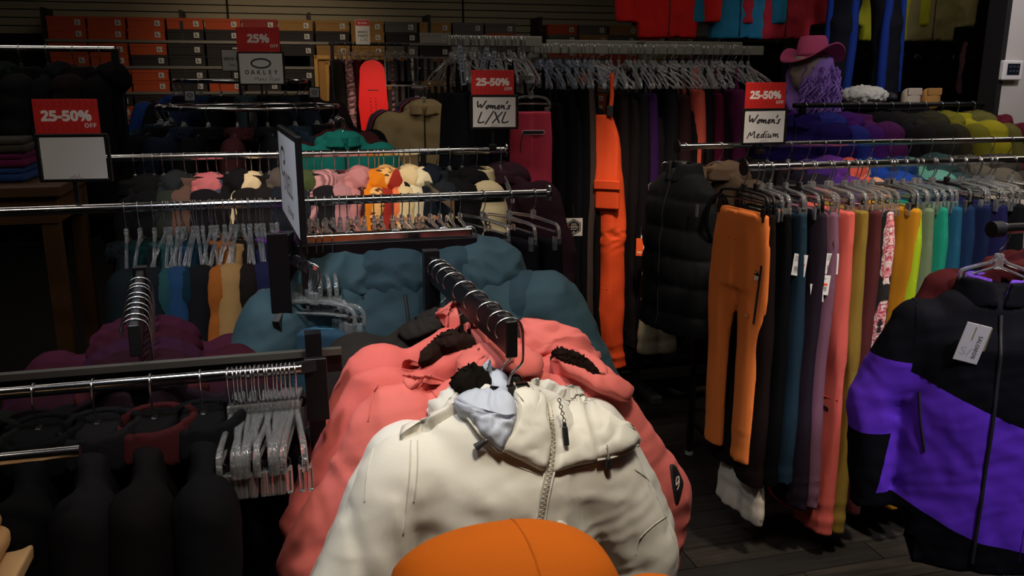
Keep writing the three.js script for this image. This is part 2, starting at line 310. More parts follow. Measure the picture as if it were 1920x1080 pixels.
{ // wall keypad
  const p = P(1888, 132, 4.555), t = thing('wall_thermostat', 'white wall thermostat with a dark screen on the pale wall', 'thermostat', S(0, 0, 0), YAW);
  const q = p.clone().sub(S(0, 0, 0)); const w = -q.dot(NEAR), u = q.dot(RIGHT); t.position.copy(S(u, q.y, 3.712));
  part(t, 'casing', box(0.125, 0.1, 0.03, 0, 0, 0, 0.008), plain(0xd6d2c8, 0.5));
  part(t, 'screen', box(0.076, 0.055, 0.004, 0, 0.006, 0.0165, 0.001), plain(0x15181f, 0.25));
  for (let i = 0; i < 3; i++) for (let j = 0; j < 2; j++) part(t, 'key', box(0.012, 0.01, 0.002, -0.022 + i * 0.022, 0.018 - j * 0.022, 0.0194), plain(0x3a4150, 0.4));
}

// ---------------------------------------------------------------- hangers. Origin: top of the rod they hang from; x along the hanger
const hookGeo = (drop, r, side = 1) => { // wire hook round a rod of radius r, its stem ending drop below
  const p = []; for (let a = 200; a >= 0; a -= 20) { const t = a * Math.PI / 180; p.push([side * Math.cos(t) * r, -r + Math.sin(t) * r + 0.002, 0]); }
  p.push([side * r, -r - 0.012, 0], [side * r * 0.55, -drop * 0.72, 0], [0, -drop * 0.86, 0], [0, -drop, 0]); return tube(p, 0.0019, 5, 30);
};
const wideHook = () => { // hook over a flat arm 20 wide and 60 high
  const p = []; for (let a = 215; a >= 0; a -= 16) { const t = a * Math.PI / 180; p.push([Math.cos(t) * 0.024, -0.018 + Math.sin(t) * 0.021, 0]); }
  p.push([0.026, -0.03, 0], [0.026, -0.075, 0], [0.02, -0.086, 0], [0.004, -0.1, 0], [0, -0.118, 0], [0, -0.128, 0]); return tube(p, 0.0022, 6, 44);
};
function barClip() { return [box(0.02, 0.045, 0.009, 0, -0.012, 0.007, 0.003), box(0.02, 0.045, 0.009, 0, -0.012, -0.007, 0.003)]; }
// trouser hanger: a bar with down-turned ends and two clips
function pantsHanger(label, mat, pos, turn, group, half = 0.14) {
  const t = thing('pants_hanger', label, 'hanger', pos, turn, group);
  part(t, 'hook', hookGeo(0.075, 0.017), M.wire);
  const y = -0.092, arm = [[-half, y - 0.045, 0], [-half, y - 0.02, 0], [-half + 0.018, y - 0.002, 0], [-0.03, y + 0.004, 0], [0, y + 0.006, 0], [0.03, y + 0.004, 0], [half - 0.018, y - 0.002, 0], [half, y - 0.02, 0], [half, y - 0.045, 0]];
  const g = tube(arm, 0.0055, 6, 40), low = tube([[-half, y - 0.026, 0], [0, y - 0.024, 0], [half, y - 0.026, 0]], 0.0035, 5, 12);
  part(t, 'bar', [g, low, box(0.022, 0.03, 0.012, 0, y + 0.012, 0, 0.004)], mat);
  for (const s of [-1, 1]) { const c = part(t, 'clip', barClip().map(q => q.translate(s * (half - 0.012), y - 0.05, 0)), mat); part(c, 'clip_spring', new THREE.TorusGeometry(0.009, 0.0022, 5, 10).rotateY(Math.PI / 2).translate(s * (half - 0.012), y - 0.03, 0), M.black); }
  return t;
}
// shirt hanger: sloping wishbone arms with turned ends
function shirtHanger(label, mat, pos, turn, group, half = 0.2, wide = false) {
  const t = thing('shirt_hanger', label, 'hanger', pos, turn, group);
  const h = wide ? -0.118 : -0.075;
  part(t, 'hook', wide ? wideHook() : hookGeo(0.075, 0.017), M.wire);
  if (wide) {
    part(t, 'neck_plate', slab([[-0.043, h - 0.05], [0.043, h - 0.05], [0.043, h - 0.022], [0.032, h - 0.002], [-0.032, h - 0.002], [-0.043, h - 0.022]], 0.012, 0.003), mat);
    part(t, 'arm', tube([[-half, h - 0.13, 0], [-half * 0.7, h - 0.085, 0], [-0.04, h - 0.04, 0], [0.04, h - 0.04, 0], [half * 0.7, h - 0.085, 0], [half, h - 0.13, 0]], 0.008, 8, 30), mat);
    part(t, 'size_clip', box(0.02, 0.016, 0.004, 0, h - 0.035, 0.0085, 0.001), M.paper);
  } else {
    const A = [], Bm = []; for (const s of [-1, 1]) {
      A.push(tube([[0, h - 0.002, 0], [s * 0.02, h - 0.022, 0], [s * 0.08, h - 0.045, 0], [s * half * 0.8, h - 0.085, 0], [s * half, h - 0.115, 0], [s * (half - 0.004), h - 0.135, 0], [s * (half - 0.022), h - 0.122, 0]], 0.0052, 6, 30));
      Bm.push(tube([[0, h - 0.03, 0], [s * 0.07, h - 0.062, 0], [s * (half - 0.022), h - 0.122, 0]], 0.0036, 5, 16));
    }
    part(t, 'arm', A.concat(Bm), mat); part(t, 'hub', box(0.022, 0.04, 0.012, 0, h - 0.018, 0, 0.004), mat);
  }
  return t;
}

// ---------------------------------------------------------------- garments. Origin: the rod; the hanger's hub is about 8 cm below it
function jacketField(o = {}) {
  const { y0 = -0.1, sh = 0.2, hem = -0.78, front = 0.1, rear = 0.06, sleeve = 0.082, fold = 0.008, seed = 0, spread = 0.08, quilt = 0, vest = false, crease = 0, neck = 0, drop = 0.085, flat = 1, wide = 1, cuts = [] } = o;
  const hw = lut([[y0 + 0.02, 0.03], [y0, 0.06], [y0 - 0.03, 0.115 * wide], [y0 - drop, sh], [y0 - 0.16, sh + 0.012], [y0 - 0.4, (sh + 0.02) * wide], [hem, (sh + 0.03) * wide]]);
  const hf = lut([[y0 + 0.02, 0.03], [y0, 0.045], [y0 - 0.05, front * 0.62], [y0 - 0.14, front * 0.95], [y0 - 0.3, front * 1.05], [hem, front]]);
  const hr = lut([[y0 + 0.02, 0.03], [y0, 0.04], [y0 - 0.06, rear * 0.8], [y0 - 0.2, rear], [hem, rear]]);
  const q = seed * 7.3, S1 = [sh - 0.012, y0 - drop - 0.02, 0], E = [sh + spread, y0 - 0.33, 0.015], W = [sh + spread * 0.85, y0 - 0.58, 0.05];
  return (x, y, z) => {
    const ax = Math.abs(x), a = hw(y), b = z > 0 ? hf(y) : hr(y);
    let d = oval(x, z, a, b);
    if (!vest) {
      const zs = z / flat; let s = Math.min(cone(ax, y, zs, S1, E, sleeve, sleeve * 0.92), cone(ax, y, zs, E, W, sleeve * 0.92, sleeve * 0.66)) * flat;
      if (fold) s -= fold * 0.32 * ridge(y * 15 + q, zs * 5 + ax * 3, x > 0 ? 3.7 + q : 8.1 + q);
      d = smin(d, s, 0.024);
      if (y < W[1] && ax > sh - 0.02) d = Math.max(d, W[1] - 0.01 - y);
    }
    d = Math.max(d, hem - y, y - y0 - 0.004);
    if (quilt) { const w = Math.abs(Math.sin((y - y0 + 0.12 * ax * ax) * Math.PI / quilt)); d -= 0.013 * (Math.sqrt(w) - 0.5); d -= 0.003 * ridge(x * 26 + q, y * 5, z * 14); }
    if (fold) d -= fold * (ridge(x * 6 + q, y * 2.6 + x * 2.5, z * 4 + q) * 0.6 + ridge(x * 11 + y * 6 + q, y * 4 - x * 5, z * 6) * 0.3 + noise3(x * 19 + q, y * 9 - x * 6, z * 9) * 0.25) * Math.min(1, Math.max(0, (y0 - 0.02 - y) * 12));
    if (crease) { const wx = x + 0.02 * noise3(x * 9, y * 9, q), wy = y + 0.02 * noise3(x * 8 + 5, y * 8, q); d -= crease * (ridge(wx * 16 + wy * 9 + q, wy * 7 - wx * 5, z * 8) + 0.6 * ridge(wx * 9 - wy * 22, wy * 14 + q, z * 11 + 3)); }
    if (neck && y > y0 - 0.07) d = Math.max(d, -oval(x, z - 0.004, neck, neck * 0.55));
    for (const c of cuts) { const t = Math.min(1, Math.max(0, ((x - c[0]) * (c[2] - c[0]) + (y - c[1]) * (c[3] - c[1])) / ((c[2] - c[0]) ** 2 + (c[3] - c[1]) ** 2))), e = Math.hypot(x - c[0] - (c[2] - c[0]) * t, y - c[1] - (c[3] - c[1]) * t) / c[4]; if (e < 2.5 && z > -0.02) d -= c[5] * Math.exp(-e * e); }
    return d;
  };
}
function collarGeo(o = {}) { // a standing collar open at the front
  const { y0 = -0.1, r = 0.082, h = 0.05, cell = 0.006, lean = -0.25, t = 0.008, q = 0 } = o;
  return nets((x, y, z) => { const k = (y - y0 + 0.045), rr = r + k * lean, ring = Math.abs(oval(x, z + 0.005, rr, rr * 0.82)) - t - 0.003 * noise3(x * 20 + q, y * 20, z * 20); return Math.max(ring, Math.abs(k - h / 2) - h / 2 - 0.01 * noise3(x * 14, q, z * 9), 0.004 + Math.max(0, k) * 0.25 - Math.abs(x) - (z > 0 ? 0 : 1)); }, [-0.13, y0 - 0.07, -0.13], [0.13, y0 + 0.08, 0.13], cell);
}
function hoodGeo(o = {}) { // a soft hood fallen back over the shoulders
  const { c = [0, -0.125, -0.05], r = [0.135, 0.085, 0.085], q = 0, cell = 0.007, open = true, amp = 0.018 } = o;
  return nets((x, y, z) => {
    let d = blob(x, y, z, c, r) - amp * 0.55 * ridge(x * 16 + q, y * 20 + x * 6, z * 13 + q) - amp * 0.3 * noise3(x * 9, y * 11 + q, z * 9);
    if (open) d = Math.max(d, -blob(x, y, z, [c[0], c[1] + r[1] * 0.75, c[2] + r[2] * 0.55], [r[0] * 0.72, r[1] * 0.7, r[2] * 0.75]));
    return d;
  }, c.map((v, i) => v - r[i] - 0.04), c.map((v, i) => v + r[i] + 0.04), cell);
}
function pantsField(o = {}) { // origin at the middle of the waistband's top edge
  const { w = 0.17, t = 0.024, t2 = 0.036, hip = 0.185, len = 1.05, hem = 0.1, knee = 0.082, apart = 0.085, crotch = 0.28, fold = 0.007, seed = 0, twist = 0, cut = 0 } = o, q = seed * 5.1;
  const lw = lut([[0, w * 0.56], [-0.12, hip * 0.54], [-crotch, hip * 0.52], [-len * 0.55, knee], [-len, hem]]), th = lut([[0, t], [-0.1, t * 1.15], [-0.4, t2], [-len * 0.6, t2 * 0.9], [-len, t2 * 1.05]]), cx = lut([[0, w * 0.46], [-crotch, hip * 0.5], [-len * 0.6, apart], [-len, apart + 0.005]]);
  return (x, y, z) => {
    const s = x > 0 ? 1 : -1, b = th(y), zz = z - s * twist * Math.min(1, -y / len) - 0.006 * Math.sin(y * 5 + q + s);
    const d1 = oval(Math.abs(x) - cx(y), zz, lw(y), b); let d = y > -crotch ? smin(d1, oval(x, zz, w * 0.7, b * 0.95), 0.02) : d1;
    const e = Math.min(1, -y * 9);
    d -= fold * e * (ridge(x * 12 + q, y * 1.6 + x * 2, z * 5 + q) + 0.5 * noise3(x * 9, y * 7 + q, z * 9));
    if (y < -len + 0.12) d -= fold * 0.7 * ridge(y * 17 + q, x * 4, 2);
    return Math.max(d, y, -len + cut * x - y);
  };
}
const legPick = x => x < 0 ? 0 : 1;
function pantsModel(o) {
  const f = pantsField(o), len = o.len ?? 1.05, band = 0.045, g = nets(f, [-0.3, -len - 0.03, -0.12], [0.3, 0.012, 0.12], o.cell ?? 0.0105);
  const [a, b, c] = split(g, (x, y) => y > -band ? 2 : legPick(x), 3);
  return { f, leg: [a, b], waistband: c, o };
}
// hangs a pair of trousers by its waistband under a hanger's clips
function pants(m, label, mat, pos, turn, group, extra, bandMat) {
  const t = thing(extra?.name ?? 'pants', label, 'pants', pos, turn, group);
  part(t, 'leg', m.leg[0], mat); part(t, 'leg', m.leg[1], mat); const b = part(t, 'waistband', m.waistband, bandMat ?? mat);
  if (extra?.fly) part(b, 'button', new THREE.CylinderGeometry(0.007, 0.007, 0.006, 10).rotateX(Math.PI / 2).translate(0, -0.022, 0.03), M.rubber);
  return t;
}
function jacketModel(o) {
  const f = jacketField(o), y0 = o.y0 ?? -0.1, sh = o.sh ?? 0.2, hem = o.hem ?? -0.78, cell = o.cell ?? 0.0125;
  const g = nets(f, [-0.45, hem - 0.02, -0.2], [0.45, y0 + 0.05, 0.24], cell);
  const [body, l, r] = o.vest ? [g, null, null] : split(g, (x, y, z) => Math.abs(x) > sh - 0.005 + 0.35 * Math.max(0, y0 - 0.12 - y) * 0.12 + (y < y0 - 0.22 ? 0.022 : 0) ? (x < 0 ? 1 : 2) : 0, 3);
  const m = { f, body, sleeves: [l, r], o };
  if (o.collar !== false) m.collar = collarGeo({ y0: y0 - 0.005, r: o.collarR ?? 0.085, h: o.collarH ?? 0.055, q: o.seed ?? 0, cell: Math.max(cell * 0.6, 0.006) });
  if (o.hood) m.hood = hoodGeo({ c: [0, y0 - 0.035, -0.04], q: o.seed ?? 0, open: false, amp: 0.016, r: o.hoodR ?? [0.12, 0.062, 0.075], cell: Math.max(cell * 0.7, 0.007) });
  if (o.zip !== false) { const z = []; for (let i = 0; i <= 14; i++) { const y = y0 - 0.05 + (hem + 0.02 - y0) * i / 14; let zz = 0.25; while (zz > -0.05 && f(0, y, zz) > 0) zz -= 0.002; z.push([0, y, zz + 0.001]); } m.zip = tube(z, 0.0045, 5, 40); }
  return m;
}
function jacket(m, name, label, mat, pos, turn, group, o = {}) {
  const t = thing(name, label, o.cat ?? 'jacket', pos, turn, group);
  part(t, 'body', m.body, mat); if (m.sleeves[0]) { part(t, 'sleeve', m.sleeves[0], o.sleeveMat ?? mat); part(t, 'sleeve', m.sleeves[1], o.sleeveMat ?? mat); }
  if (m.collar) part(t, 'collar', m.collar, o.collarMat ?? mat); if (m.hood) part(t, 'hood', m.hood, o.hoodMat ?? mat); if (m.zip) part(t, 'zipper', m.zip, M.rubber);
  return t;
}
// a swing tag on its thread
function swingTag(parent, name, w, h, face, at, turn = [0, 0, 0], rim = 0xe4e0d8) {
  const g = new THREE.Group(); g.name = name; g.position.copy(at); g.rotation.set(...turn); parent.add(g);
  part(g, 'card', box(w, h, 0.0016, 0, -h / 2, 0), plain(rim, 0.7)); const f = part(g, 'print', new THREE.PlaneGeometry(w * 0.98, h * 0.98).translate(0, -h / 2, 0.0011), face);
  part(g, 'thread', tube([[0, -0.004, 0], [0.002, 0.02, 0.001], [0, 0.045, 0]], 0.0008, 4, 8), M.rubber); return g;
}
const price = print(96, 160, (g, w, h) => { g.fillStyle = '#e6e6e6'; g.fillRect(0, 0, w, h); g.fillStyle = '#333'; for (let i = 0; i < 5; i++) g.fillRect(10, 14 + i * 9, 30 + (i * 37) % 46, 3); for (let i = 0; i < 17; i++) g.fillRect(14 + i * 4, 92, i % 3 ? 2 : 3, 34); g.fillRect(14, 132, 66, 4); g.fillStyle = '#ef4a2c'; g.fillRect(44, 66, 40, 20); });

// ---------------------------------------------------------------- racks
const ACROSS = YAW - Math.PI / 2;                                  // turn of a hanger on a bar that runs along RIGHT
const down = (p, h = 0) => V(p.x, h, p.z);
const ONTO = (o, list) => list.forEach(g => g.translate(-o.x, -o.y, -o.z));
function post(p, top, w, d = w) { return box(w, top, d).rotateY(YAW).translate(p.x, top / 2, p.z); }
function beamBetween(a, b, w, h) { const d = b.clone().sub(a), g = box(d.length(), h, w); g.rotateZ(Math.atan2(d.y, Math.hypot(d.x, d.z))); g.rotateY(Math.atan2(-d.z, d.x)); return g.translate((a.x + b.x) / 2, (a.y + b.y) / 2, (a.z + b.z) / 2); }
function disc(p, r) { return new THREE.CylinderGeometry(r, r, 0.006, 20).rotateZ(Math.PI / 2).rotateY(YAW).translate(p.x, p.y, p.z); }
function rack(name, label, at) { return thing(name, label, 'clothes rack', at); }
function rackPart(t, name, geos, mat) { const l = Array.isArray(geos) ? geos : [geos]; ONTO(t.position, l); return part(t, name, l, mat); }

// right double-rail rack
const barN = P(1395, 314, 2.8), barF = P(1270, 275, 3.45), lenN = 2.3, lenF = 2.9;
{
  const f1 = P(1292, 850, 3.59), f2 = P(1412, 962, 3.04), t = rack('double_rail_rack', 'chrome double-rail clothes rack on thin black legs at the right', down(f1));
  f1.y = f2.y = 0;
  rackPart(t, 'rail', rod(barN, along(barN, RIGHT, lenN), 0.0125, 16), M.chrome); rackPart(t, 'rail', rod(barF, along(barF, RIGHT, lenF), 0.0125, 16), M.chrome);
  rackPart(t, 'end_cap', disc(barN, 0.027), M.black); rackPart(t, 'end_cap', disc(barF, 0.027), M.black);
  for (const k of [0, 1.9]) {
    const a = along(f1, RIGHT, k), b = along(f2, RIGHT, k), top = along(along(barF, RIGHT, barAt(barF, 1323) + k), NEAR, 0), n0 = along(barN, RIGHT, 0.18 + k);
    rackPart(t, 'leg', post(a, 1.38, 0.022), M.blackSteel); rackPart(t, 'leg', post(b, 1.36, 0.022), M.blackSteel);
    rackPart(t, 'lower_rail', beamBetween(V(a.x, 0.16, a.z), V(b.x, 0.16, b.z), 0.02, 0.02), M.blackSteel);
    rackPart(t, 'bracket', beamBetween(V(b.x, 1.35, b.z), along(n0, NEAR, -0.005).setY(1.35), 0.012, 0.014), M.blackSteel); rackPart(t, 'bracket', beamBetween(V(a.x, 1.36, a.z), V(top.x, 1.375, top.z), 0.012, 0.014), M.blackSteel);
    for (const q of [a, b]) rackPart(t, 'foot_pad', new THREE.CylinderGeometry(0.018, 0.02, 0.014, 12).translate(q.x, 0.007, q.z), plain(0x9a9a98, 0.5));
  }
}
// left double-rail rack behind the beam
const endA = P(948, 281, 3.55), endB = P(1028, 362, 2.75), lenA = 2.15, lenB = 2.0;
const barA = along(endA, RIGHT, -lenA), barB = along(endB, RIGHT, -lenB);
{
  const t = rack('double_rail_rack', 'long chrome double-rail rack left of the middle, full of coloured jackets', down(along(barB, RIGHT, 0.3)));
  rackPart(t, 'rail', rod(barA, endA, 0.0135, 16), M.chrome); rackPart(t, 'rail', rod(barB, endB, 0.0135, 16), M.chrome);
  rackPart(t, 'end_cap', disc(endA, 0.028), M.chrome); rackPart(t, 'end_cap', disc(endB, 0.028), M.chrome);
  for (const s of [0.12, lenA - 0.35]) {
    const a = along(barA, RIGHT, s), b = along(a, NEAR, 0.72), c = along(endB, RIGHT, s - lenA + 0.2);
    rackPart(t, 'leg', post(a, a.y - 0.01, 0.024), M.blackSteel); rackPart(t, 'leg', post(b, 1.28, 0.024), M.blackSteel);
    rackPart(t, 'lower_rail', beamBetween(V(a.x, 0.16, a.z), V(b.x, 0.16, b.z), 0.02, 0.02), M.blackSteel); rackPart(t, 'cross_brace', beamBetween(V(a.x, 1.25, a.z), V(b.x, 1.25, b.z), 0.02, 0.03), M.blackSteel);
    rackPart(t, 'bracket', beamBetween(V(b.x, 1.27, b.z), V(c.x, endB.y - 0.012, c.z), 0.02, 0.02), M.blackSteel);
  }
}
// beam rack with the brand topper
const beamR = P(885, 434, 2.15), beamL = along(beamR, RIGHT, -0.43);
const postB = along(beamL, RIGHT, -0.02);
{
  const t = rack('topper_rack', 'black steel rack with a chrome-topped beam and brand sign behind the white jackets', down(postB));
  rackPart(t, 'chrome_rail', [box(0.43, 0.024, 0.03, 0, 0, 0, 0.006).rotateY(YAW).translate(...along(beamL, RIGHT, 0.215).toArray())], M.chrome);
  rackPart(t, 'beam', [box(0.47, 0.042, 0.028, 0, 0, 0, 0.003).rotateY(YAW).translate(...along(beamL, RIGHT, 0.205).setY(beamR.y - 0.033).toArray())], M.blackSteel);
  rackPart(t, 'post', post(postB, beamR.y, 0.026, 0.04), M.blackSteel);
  const pl = P(524, 512, 1.9); rackPart(t, 'end_plate', box(0.046, 0.185, 0.014, 0, 0, 0, 0.002).rotateY(YAW).translate(pl.x, pl.y, pl.z), M.blackSteel);
  rackPart(t, 'arm', beamBetween(V(pl.x, pl.y + 0.05, pl.z - 0.008), V(postB.x, pl.y + 0.05, postB.z), 0.02, 0.05), M.blackSteel);
  rackPart(t, 'brace', beamBetween(P(520, 595, 1.88), P(548, 690, 1.95), 0.016, 0.03), plain(0x3c3a3a, 0.45, 0.4));
  rackPart(t, 'base_plate', box(0.7, 0.02, 0.5, 0, 0, 0, 0.004).rotateY(YAW).translate(postB.x, 0.012, postB.z), M.blackSteel);
}
// four-way rack whose arm carries the pink and white jackets
const armFar = P(815, 488, 1.93), armTip = P(958, 598, 1.40); armFar.y = armTip.y = 1.25;
const ARM = armTip.clone().sub(armFar).normalize(), ARMTURN = Math.atan2(ARM.x, ARM.z), armLen = armTip.distanceTo(armFar);
const onArm = s => along(armTip, ARM, -s);                         // metres back from the tip, on the arm's top
{
  const t = rack('face_out_rack', 'black face-out rack whose arm holds the pink and white jackets', down(along(armFar, ARM, -0.04)));
  const b = box(0.019, 0.06, armLen + 0.03, 0, 0, 0, 0.003).rotateY(ARMTURN).translate(...along(armTip, ARM, -(armLen + 0.03) / 2).setY(1.22).toArray());
  rackPart(t, 'arm', b, M.blackSteel);
  for (let i = 0; i < 14; i++) rackPart(t, 'top_notch', box(0.012, 0.003, 0.012, 0, 0, 0).rotateY(ARMTURN).translate(...onArm(0.03 + i * 0.038).setY(1.251).toArray()), plain(0x2e2e34, 0.3, 0.4));
  rackPart(t, 'end_cap', box(0.021, 0.066, 0.008, 0, 0, 0, 0.003).rotateY(ARMTURN).translate(...along(armTip, ARM, 0.003).setY(1.219).toArray()), M.black);
  const p = along(armFar, ARM, -0.04); rackPart(t, 'post', post(p, 1.262, 0.036), M.blackSteel); rackPart(t, 'base_plate', box(0.6, 0.02, 0.6, 0, 0, 0, 0.004).rotateY(YAW).translate(p.x, 0.012, p.z), M.blackSteel);
}
// low rack at the left front, its rail, its end plate and its face-out arm
const railEnd = P(565, 690, 1.44), railLen = 0.95, railStart = along(railEnd, RIGHT, -railLen);
const mTip = P(250, 612, 1.5), mFar = P(262, 510, 1.95); mTip.y = mFar.y = 1.215;
const MARM = mTip.clone().sub(mFar).normalize(), MTURN = Math.atan2(MARM.x, MARM.z), mLen = mTip.distanceTo(mFar);
{
  const pl = P(594, 729, 1.46), t = rack('low_rail_rack', 'low black rack with a chrome front rail at the lower left', down(along(pl, NEAR, -0.08)));
  rackPart(t, 'rail', rod(railStart, railEnd, 0.0085, 14), M.chrome);
  const r2 = P(640, 657, 1.57), r1 = along(r2, RIGHT, -0.62); rackPart(t, 'rear_rail', beamBetween(r1, r2, 0.016, 0.012), plain(0x5b5954, 0.35, 0.5)); rackPart(t, 'beam', beamBetween(along(r1, NEAR, -0.01).setY(r1.y - 0.026), along(r2, NEAR, -0.01).setY(r2.y - 0.026), 0.014, 0.034), M.blackSteel);
  rackPart(t, 'end_plate', box(0.04, 0.118, 0.014, 0, 0, 0, 0.002).rotateY(YAW).translate(pl.x, pl.y, pl.z), M.blackSteel);
  rackPart(t, 'bracket', beamBetween(V(pl.x, railEnd.y, pl.z), along(railEnd, RIGHT, -0.01), 0.014, 0.02), M.blackSteel);
  const q = along(pl, NEAR, -0.08); rackPart(t, 'post', post(q, 1.19, 0.03), M.blackSteel); rackPart(t, 'bracket', beamBetween(V(pl.x, pl.y - 0.03, pl.z), V(q.x, pl.y - 0.03, q.z), 0.014, 0.04), M.blackSteel);
  rackPart(t, 'base_plate', box(0.5, 0.02, 0.5, 0, 0, 0, 0.004).rotateY(YAW).translate(q.x, 0.012, q.z), M.blackSteel);
}
{
  const t = rack('face_out_rack', 'black face-out arm holding the dark maroon jackets at the left', down(along(mFar, MARM, -0.03)));
  rackPart(t, 'arm', box(0.018, 0.055, mLen + 0.03, 0, 0, 0, 0.003).rotateY(MTURN).translate(...along(mTip, MARM, -(mLen + 0.03) / 2).setY(1.1875).toArray()), M.blackSteel);
  rackPart(t, 'end_cap', box(0.02, 0.06, 0.008, 0, 0, 0, 0.003).rotateY(MTURN).translate(...along(mTip, MARM, 0.003).setY(1.186).toArray()), M.black);
  const p = along(mFar, MARM, -0.03); rackPart(t, 'post', post(p, 1.22, 0.03), M.blackSteel); rackPart(t, 'base_plate', box(0.5, 0.02, 0.5, 0, 0, 0, 0.004).rotateY(YAW).translate(p.x, 0.012, p.z), M.blackSteel);
}
// tall rack of trousers in the middle distance
const barG = P(1000, 91, 4.2), barG2 = P(838, 76, 3.95), lenG = 1.22, lenG2 = 0.44;
{
  const t = rack('tall_pants_rack', 'tall grey steel trouser rack in the middle distance', down(along(barG, NEAR, -0.1)));
  for (const [a, l] of [[barG, lenG], [barG2, lenG2]]) { rackPart(t, 'rail', box(l, 0.046, 0.022, 0, 0, 0, 0.004).rotateY(YAW).translate(...along(a, RIGHT, l / 2).toArray()), M.greySteel); }
  const rear = along(along(barG, NEAR, -0.25), RIGHT, 0.14); rackPart(t, 'rail', box(1.1, 0.046, 0.022, 0, 0, 0, 0.004).rotateY(YAW).translate(...along(rear, RIGHT, 0.55).setY(barG.y + 0.03).toArray()), M.greySteel);
  for (const x of [1232, 1000]) { const p = along(along(barG, RIGHT, barAt(barG, x)), NEAR, -0.12); rackPart(t, 'upright', post(p, barG.y + 0.04, 0.04, 0.03), M.greySteel); rackPart(t, 'base_foot', box(0.06, 0.04, 0.6, 0, 0, 0, 0.006).rotateY(YAW).translate(p.x, 0.02, p.z), M.greySteel);
    for (const [q, k] of [[0, 0.12], [0.03, -0.13]]) rackPart(t, 'bracket', beamBetween(V(p.x, barG.y + q, p.z), along(V(p.x, barG.y + q, p.z), NEAR, k), 0.02, 0.03), M.greySteel); }
  const q = along(along(barG2, RIGHT, 0.2), NEAR, -0.12); rackPart(t, 'upright', post(q, barG2.y, 0.04, 0.03), M.greySteel); rackPart(t, 'bracket', beamBetween(V(q.x, barG2.y, q.z), along(V(q.x, barG2.y, q.z), NEAR, 0.12), 0.02, 0.03), M.greySteel); rackPart(t, 'base_foot', box(0.06, 0.04, 0.5, 0, 0, 0, 0.006).rotateY(YAW).translate(q.x, 0.02, q.z), M.greySteel);
  const low = along(barG, RIGHT, 0.5); rackPart(t, 'lower_shelf', box(1.5, 0.03, 0.3, 0, 0, 0, 0.004).rotateY(YAW).translate(low.x + 0.1, 0.14, low.z - 0.2), M.blackSteel);
}

// ---------------------------------------------------------------- the jackets on the face-out arm
const WHITE = cloth(0xd8d6cb, { r: 0.7, sheen: 0.25 }), WHITE2 = cloth(0xd3d2cb, { r: 0.72 }), CORAL = cloth(0xcf6a63, { r: 0.72, sheen: 0.2 }), CORAL2 = cloth(0xc8605a, { r: 0.74 }), SATIN = cloth(0xb9c2d2, { r: 0.5, b: 0.0001 });
const CHAR = cloth(0x24211f), SHERPA = cloth(0x241814, { r: 1, sheen: 0.6, b: 0 }), SHERPA2 = cloth(0x17130f, { r: 1, sheen: 0.5, b: 0 });
const fur = (amp, k = 160) => (x, y) => amp * (noise3(x * k / 100, y * k / 100, 1.5) + 0.6 * noise3(x * k / 45, y * k / 45, 7.5));
function armHanger(s, label, group) { return shirtHanger(label, M.gloss, onArm(s), ARMTURN, group, 0.17, true); }
armHanger(0.012, 'glossy black hanger in the neck of the front white jacket'); armHanger(0.058, 'black hanger just behind the foremost one, in the second white jacket');
armHanger(0.125, 'black hanger inside the foremost pink jacket'); armHanger(0.215, 'black hanger inside the second pink jacket, below the arm'); armHanger(0.30, 'black hanger inside the rearmost pink jacket');
armHanger(0.385, 'black hanger in the front charcoal jacket behind the pink ones'); armHanger(0.44, 'black hanger in the rear charcoal jacket behind the pink ones'); armHanger(0.485, 'second rearmost wire-hooked hanger at the far end of the arm'); armHanger(0.525, 'rearmost wire-hooked hanger at the far end of the arm');

function heroJacket(s, opts, label, mat, cell, lift = 0) {
  const f0 = jacketField(opts), ox = opts.shift ?? 0, f = (x, y, z) => f0(x - ox, y, z), f1 = jacketField({ ...opts, neck: 0 }), whole = (x, y, z) => f1(x - ox, y, z), p = onArm(s); p.y += lift;
  const g = nets(f, [-0.46, opts.hem - 0.02, -0.16], [0.46, -0.09, 0.24], cell);
  const seam = opts.sh + 0.004, [body, l, r] = split(g, (x, y) => Math.abs(x - ox) > seam + Math.max(0, -0.3 - y) * 0.14 ? (x < ox ? 1 : 2) : 0, 3);
  const t = thing('winter_jacket', label, 'jacket', p, ARMTURN); t.updateMatrixWorld(true);
  const b = part(t, 'body', body, mat), sl = part(t, 'sleeve', l, mat), sr = part(t, 'sleeve', r, mat); return { t, f: whole, b, sl, sr };
}
const soft = (a, kx, ky, q = 0) => (x, y) => a * (ridge(x * kx, y * ky, q) + 0.5 * noise3(x * kx * 2.1, y * ky * 2.3, q + 4));
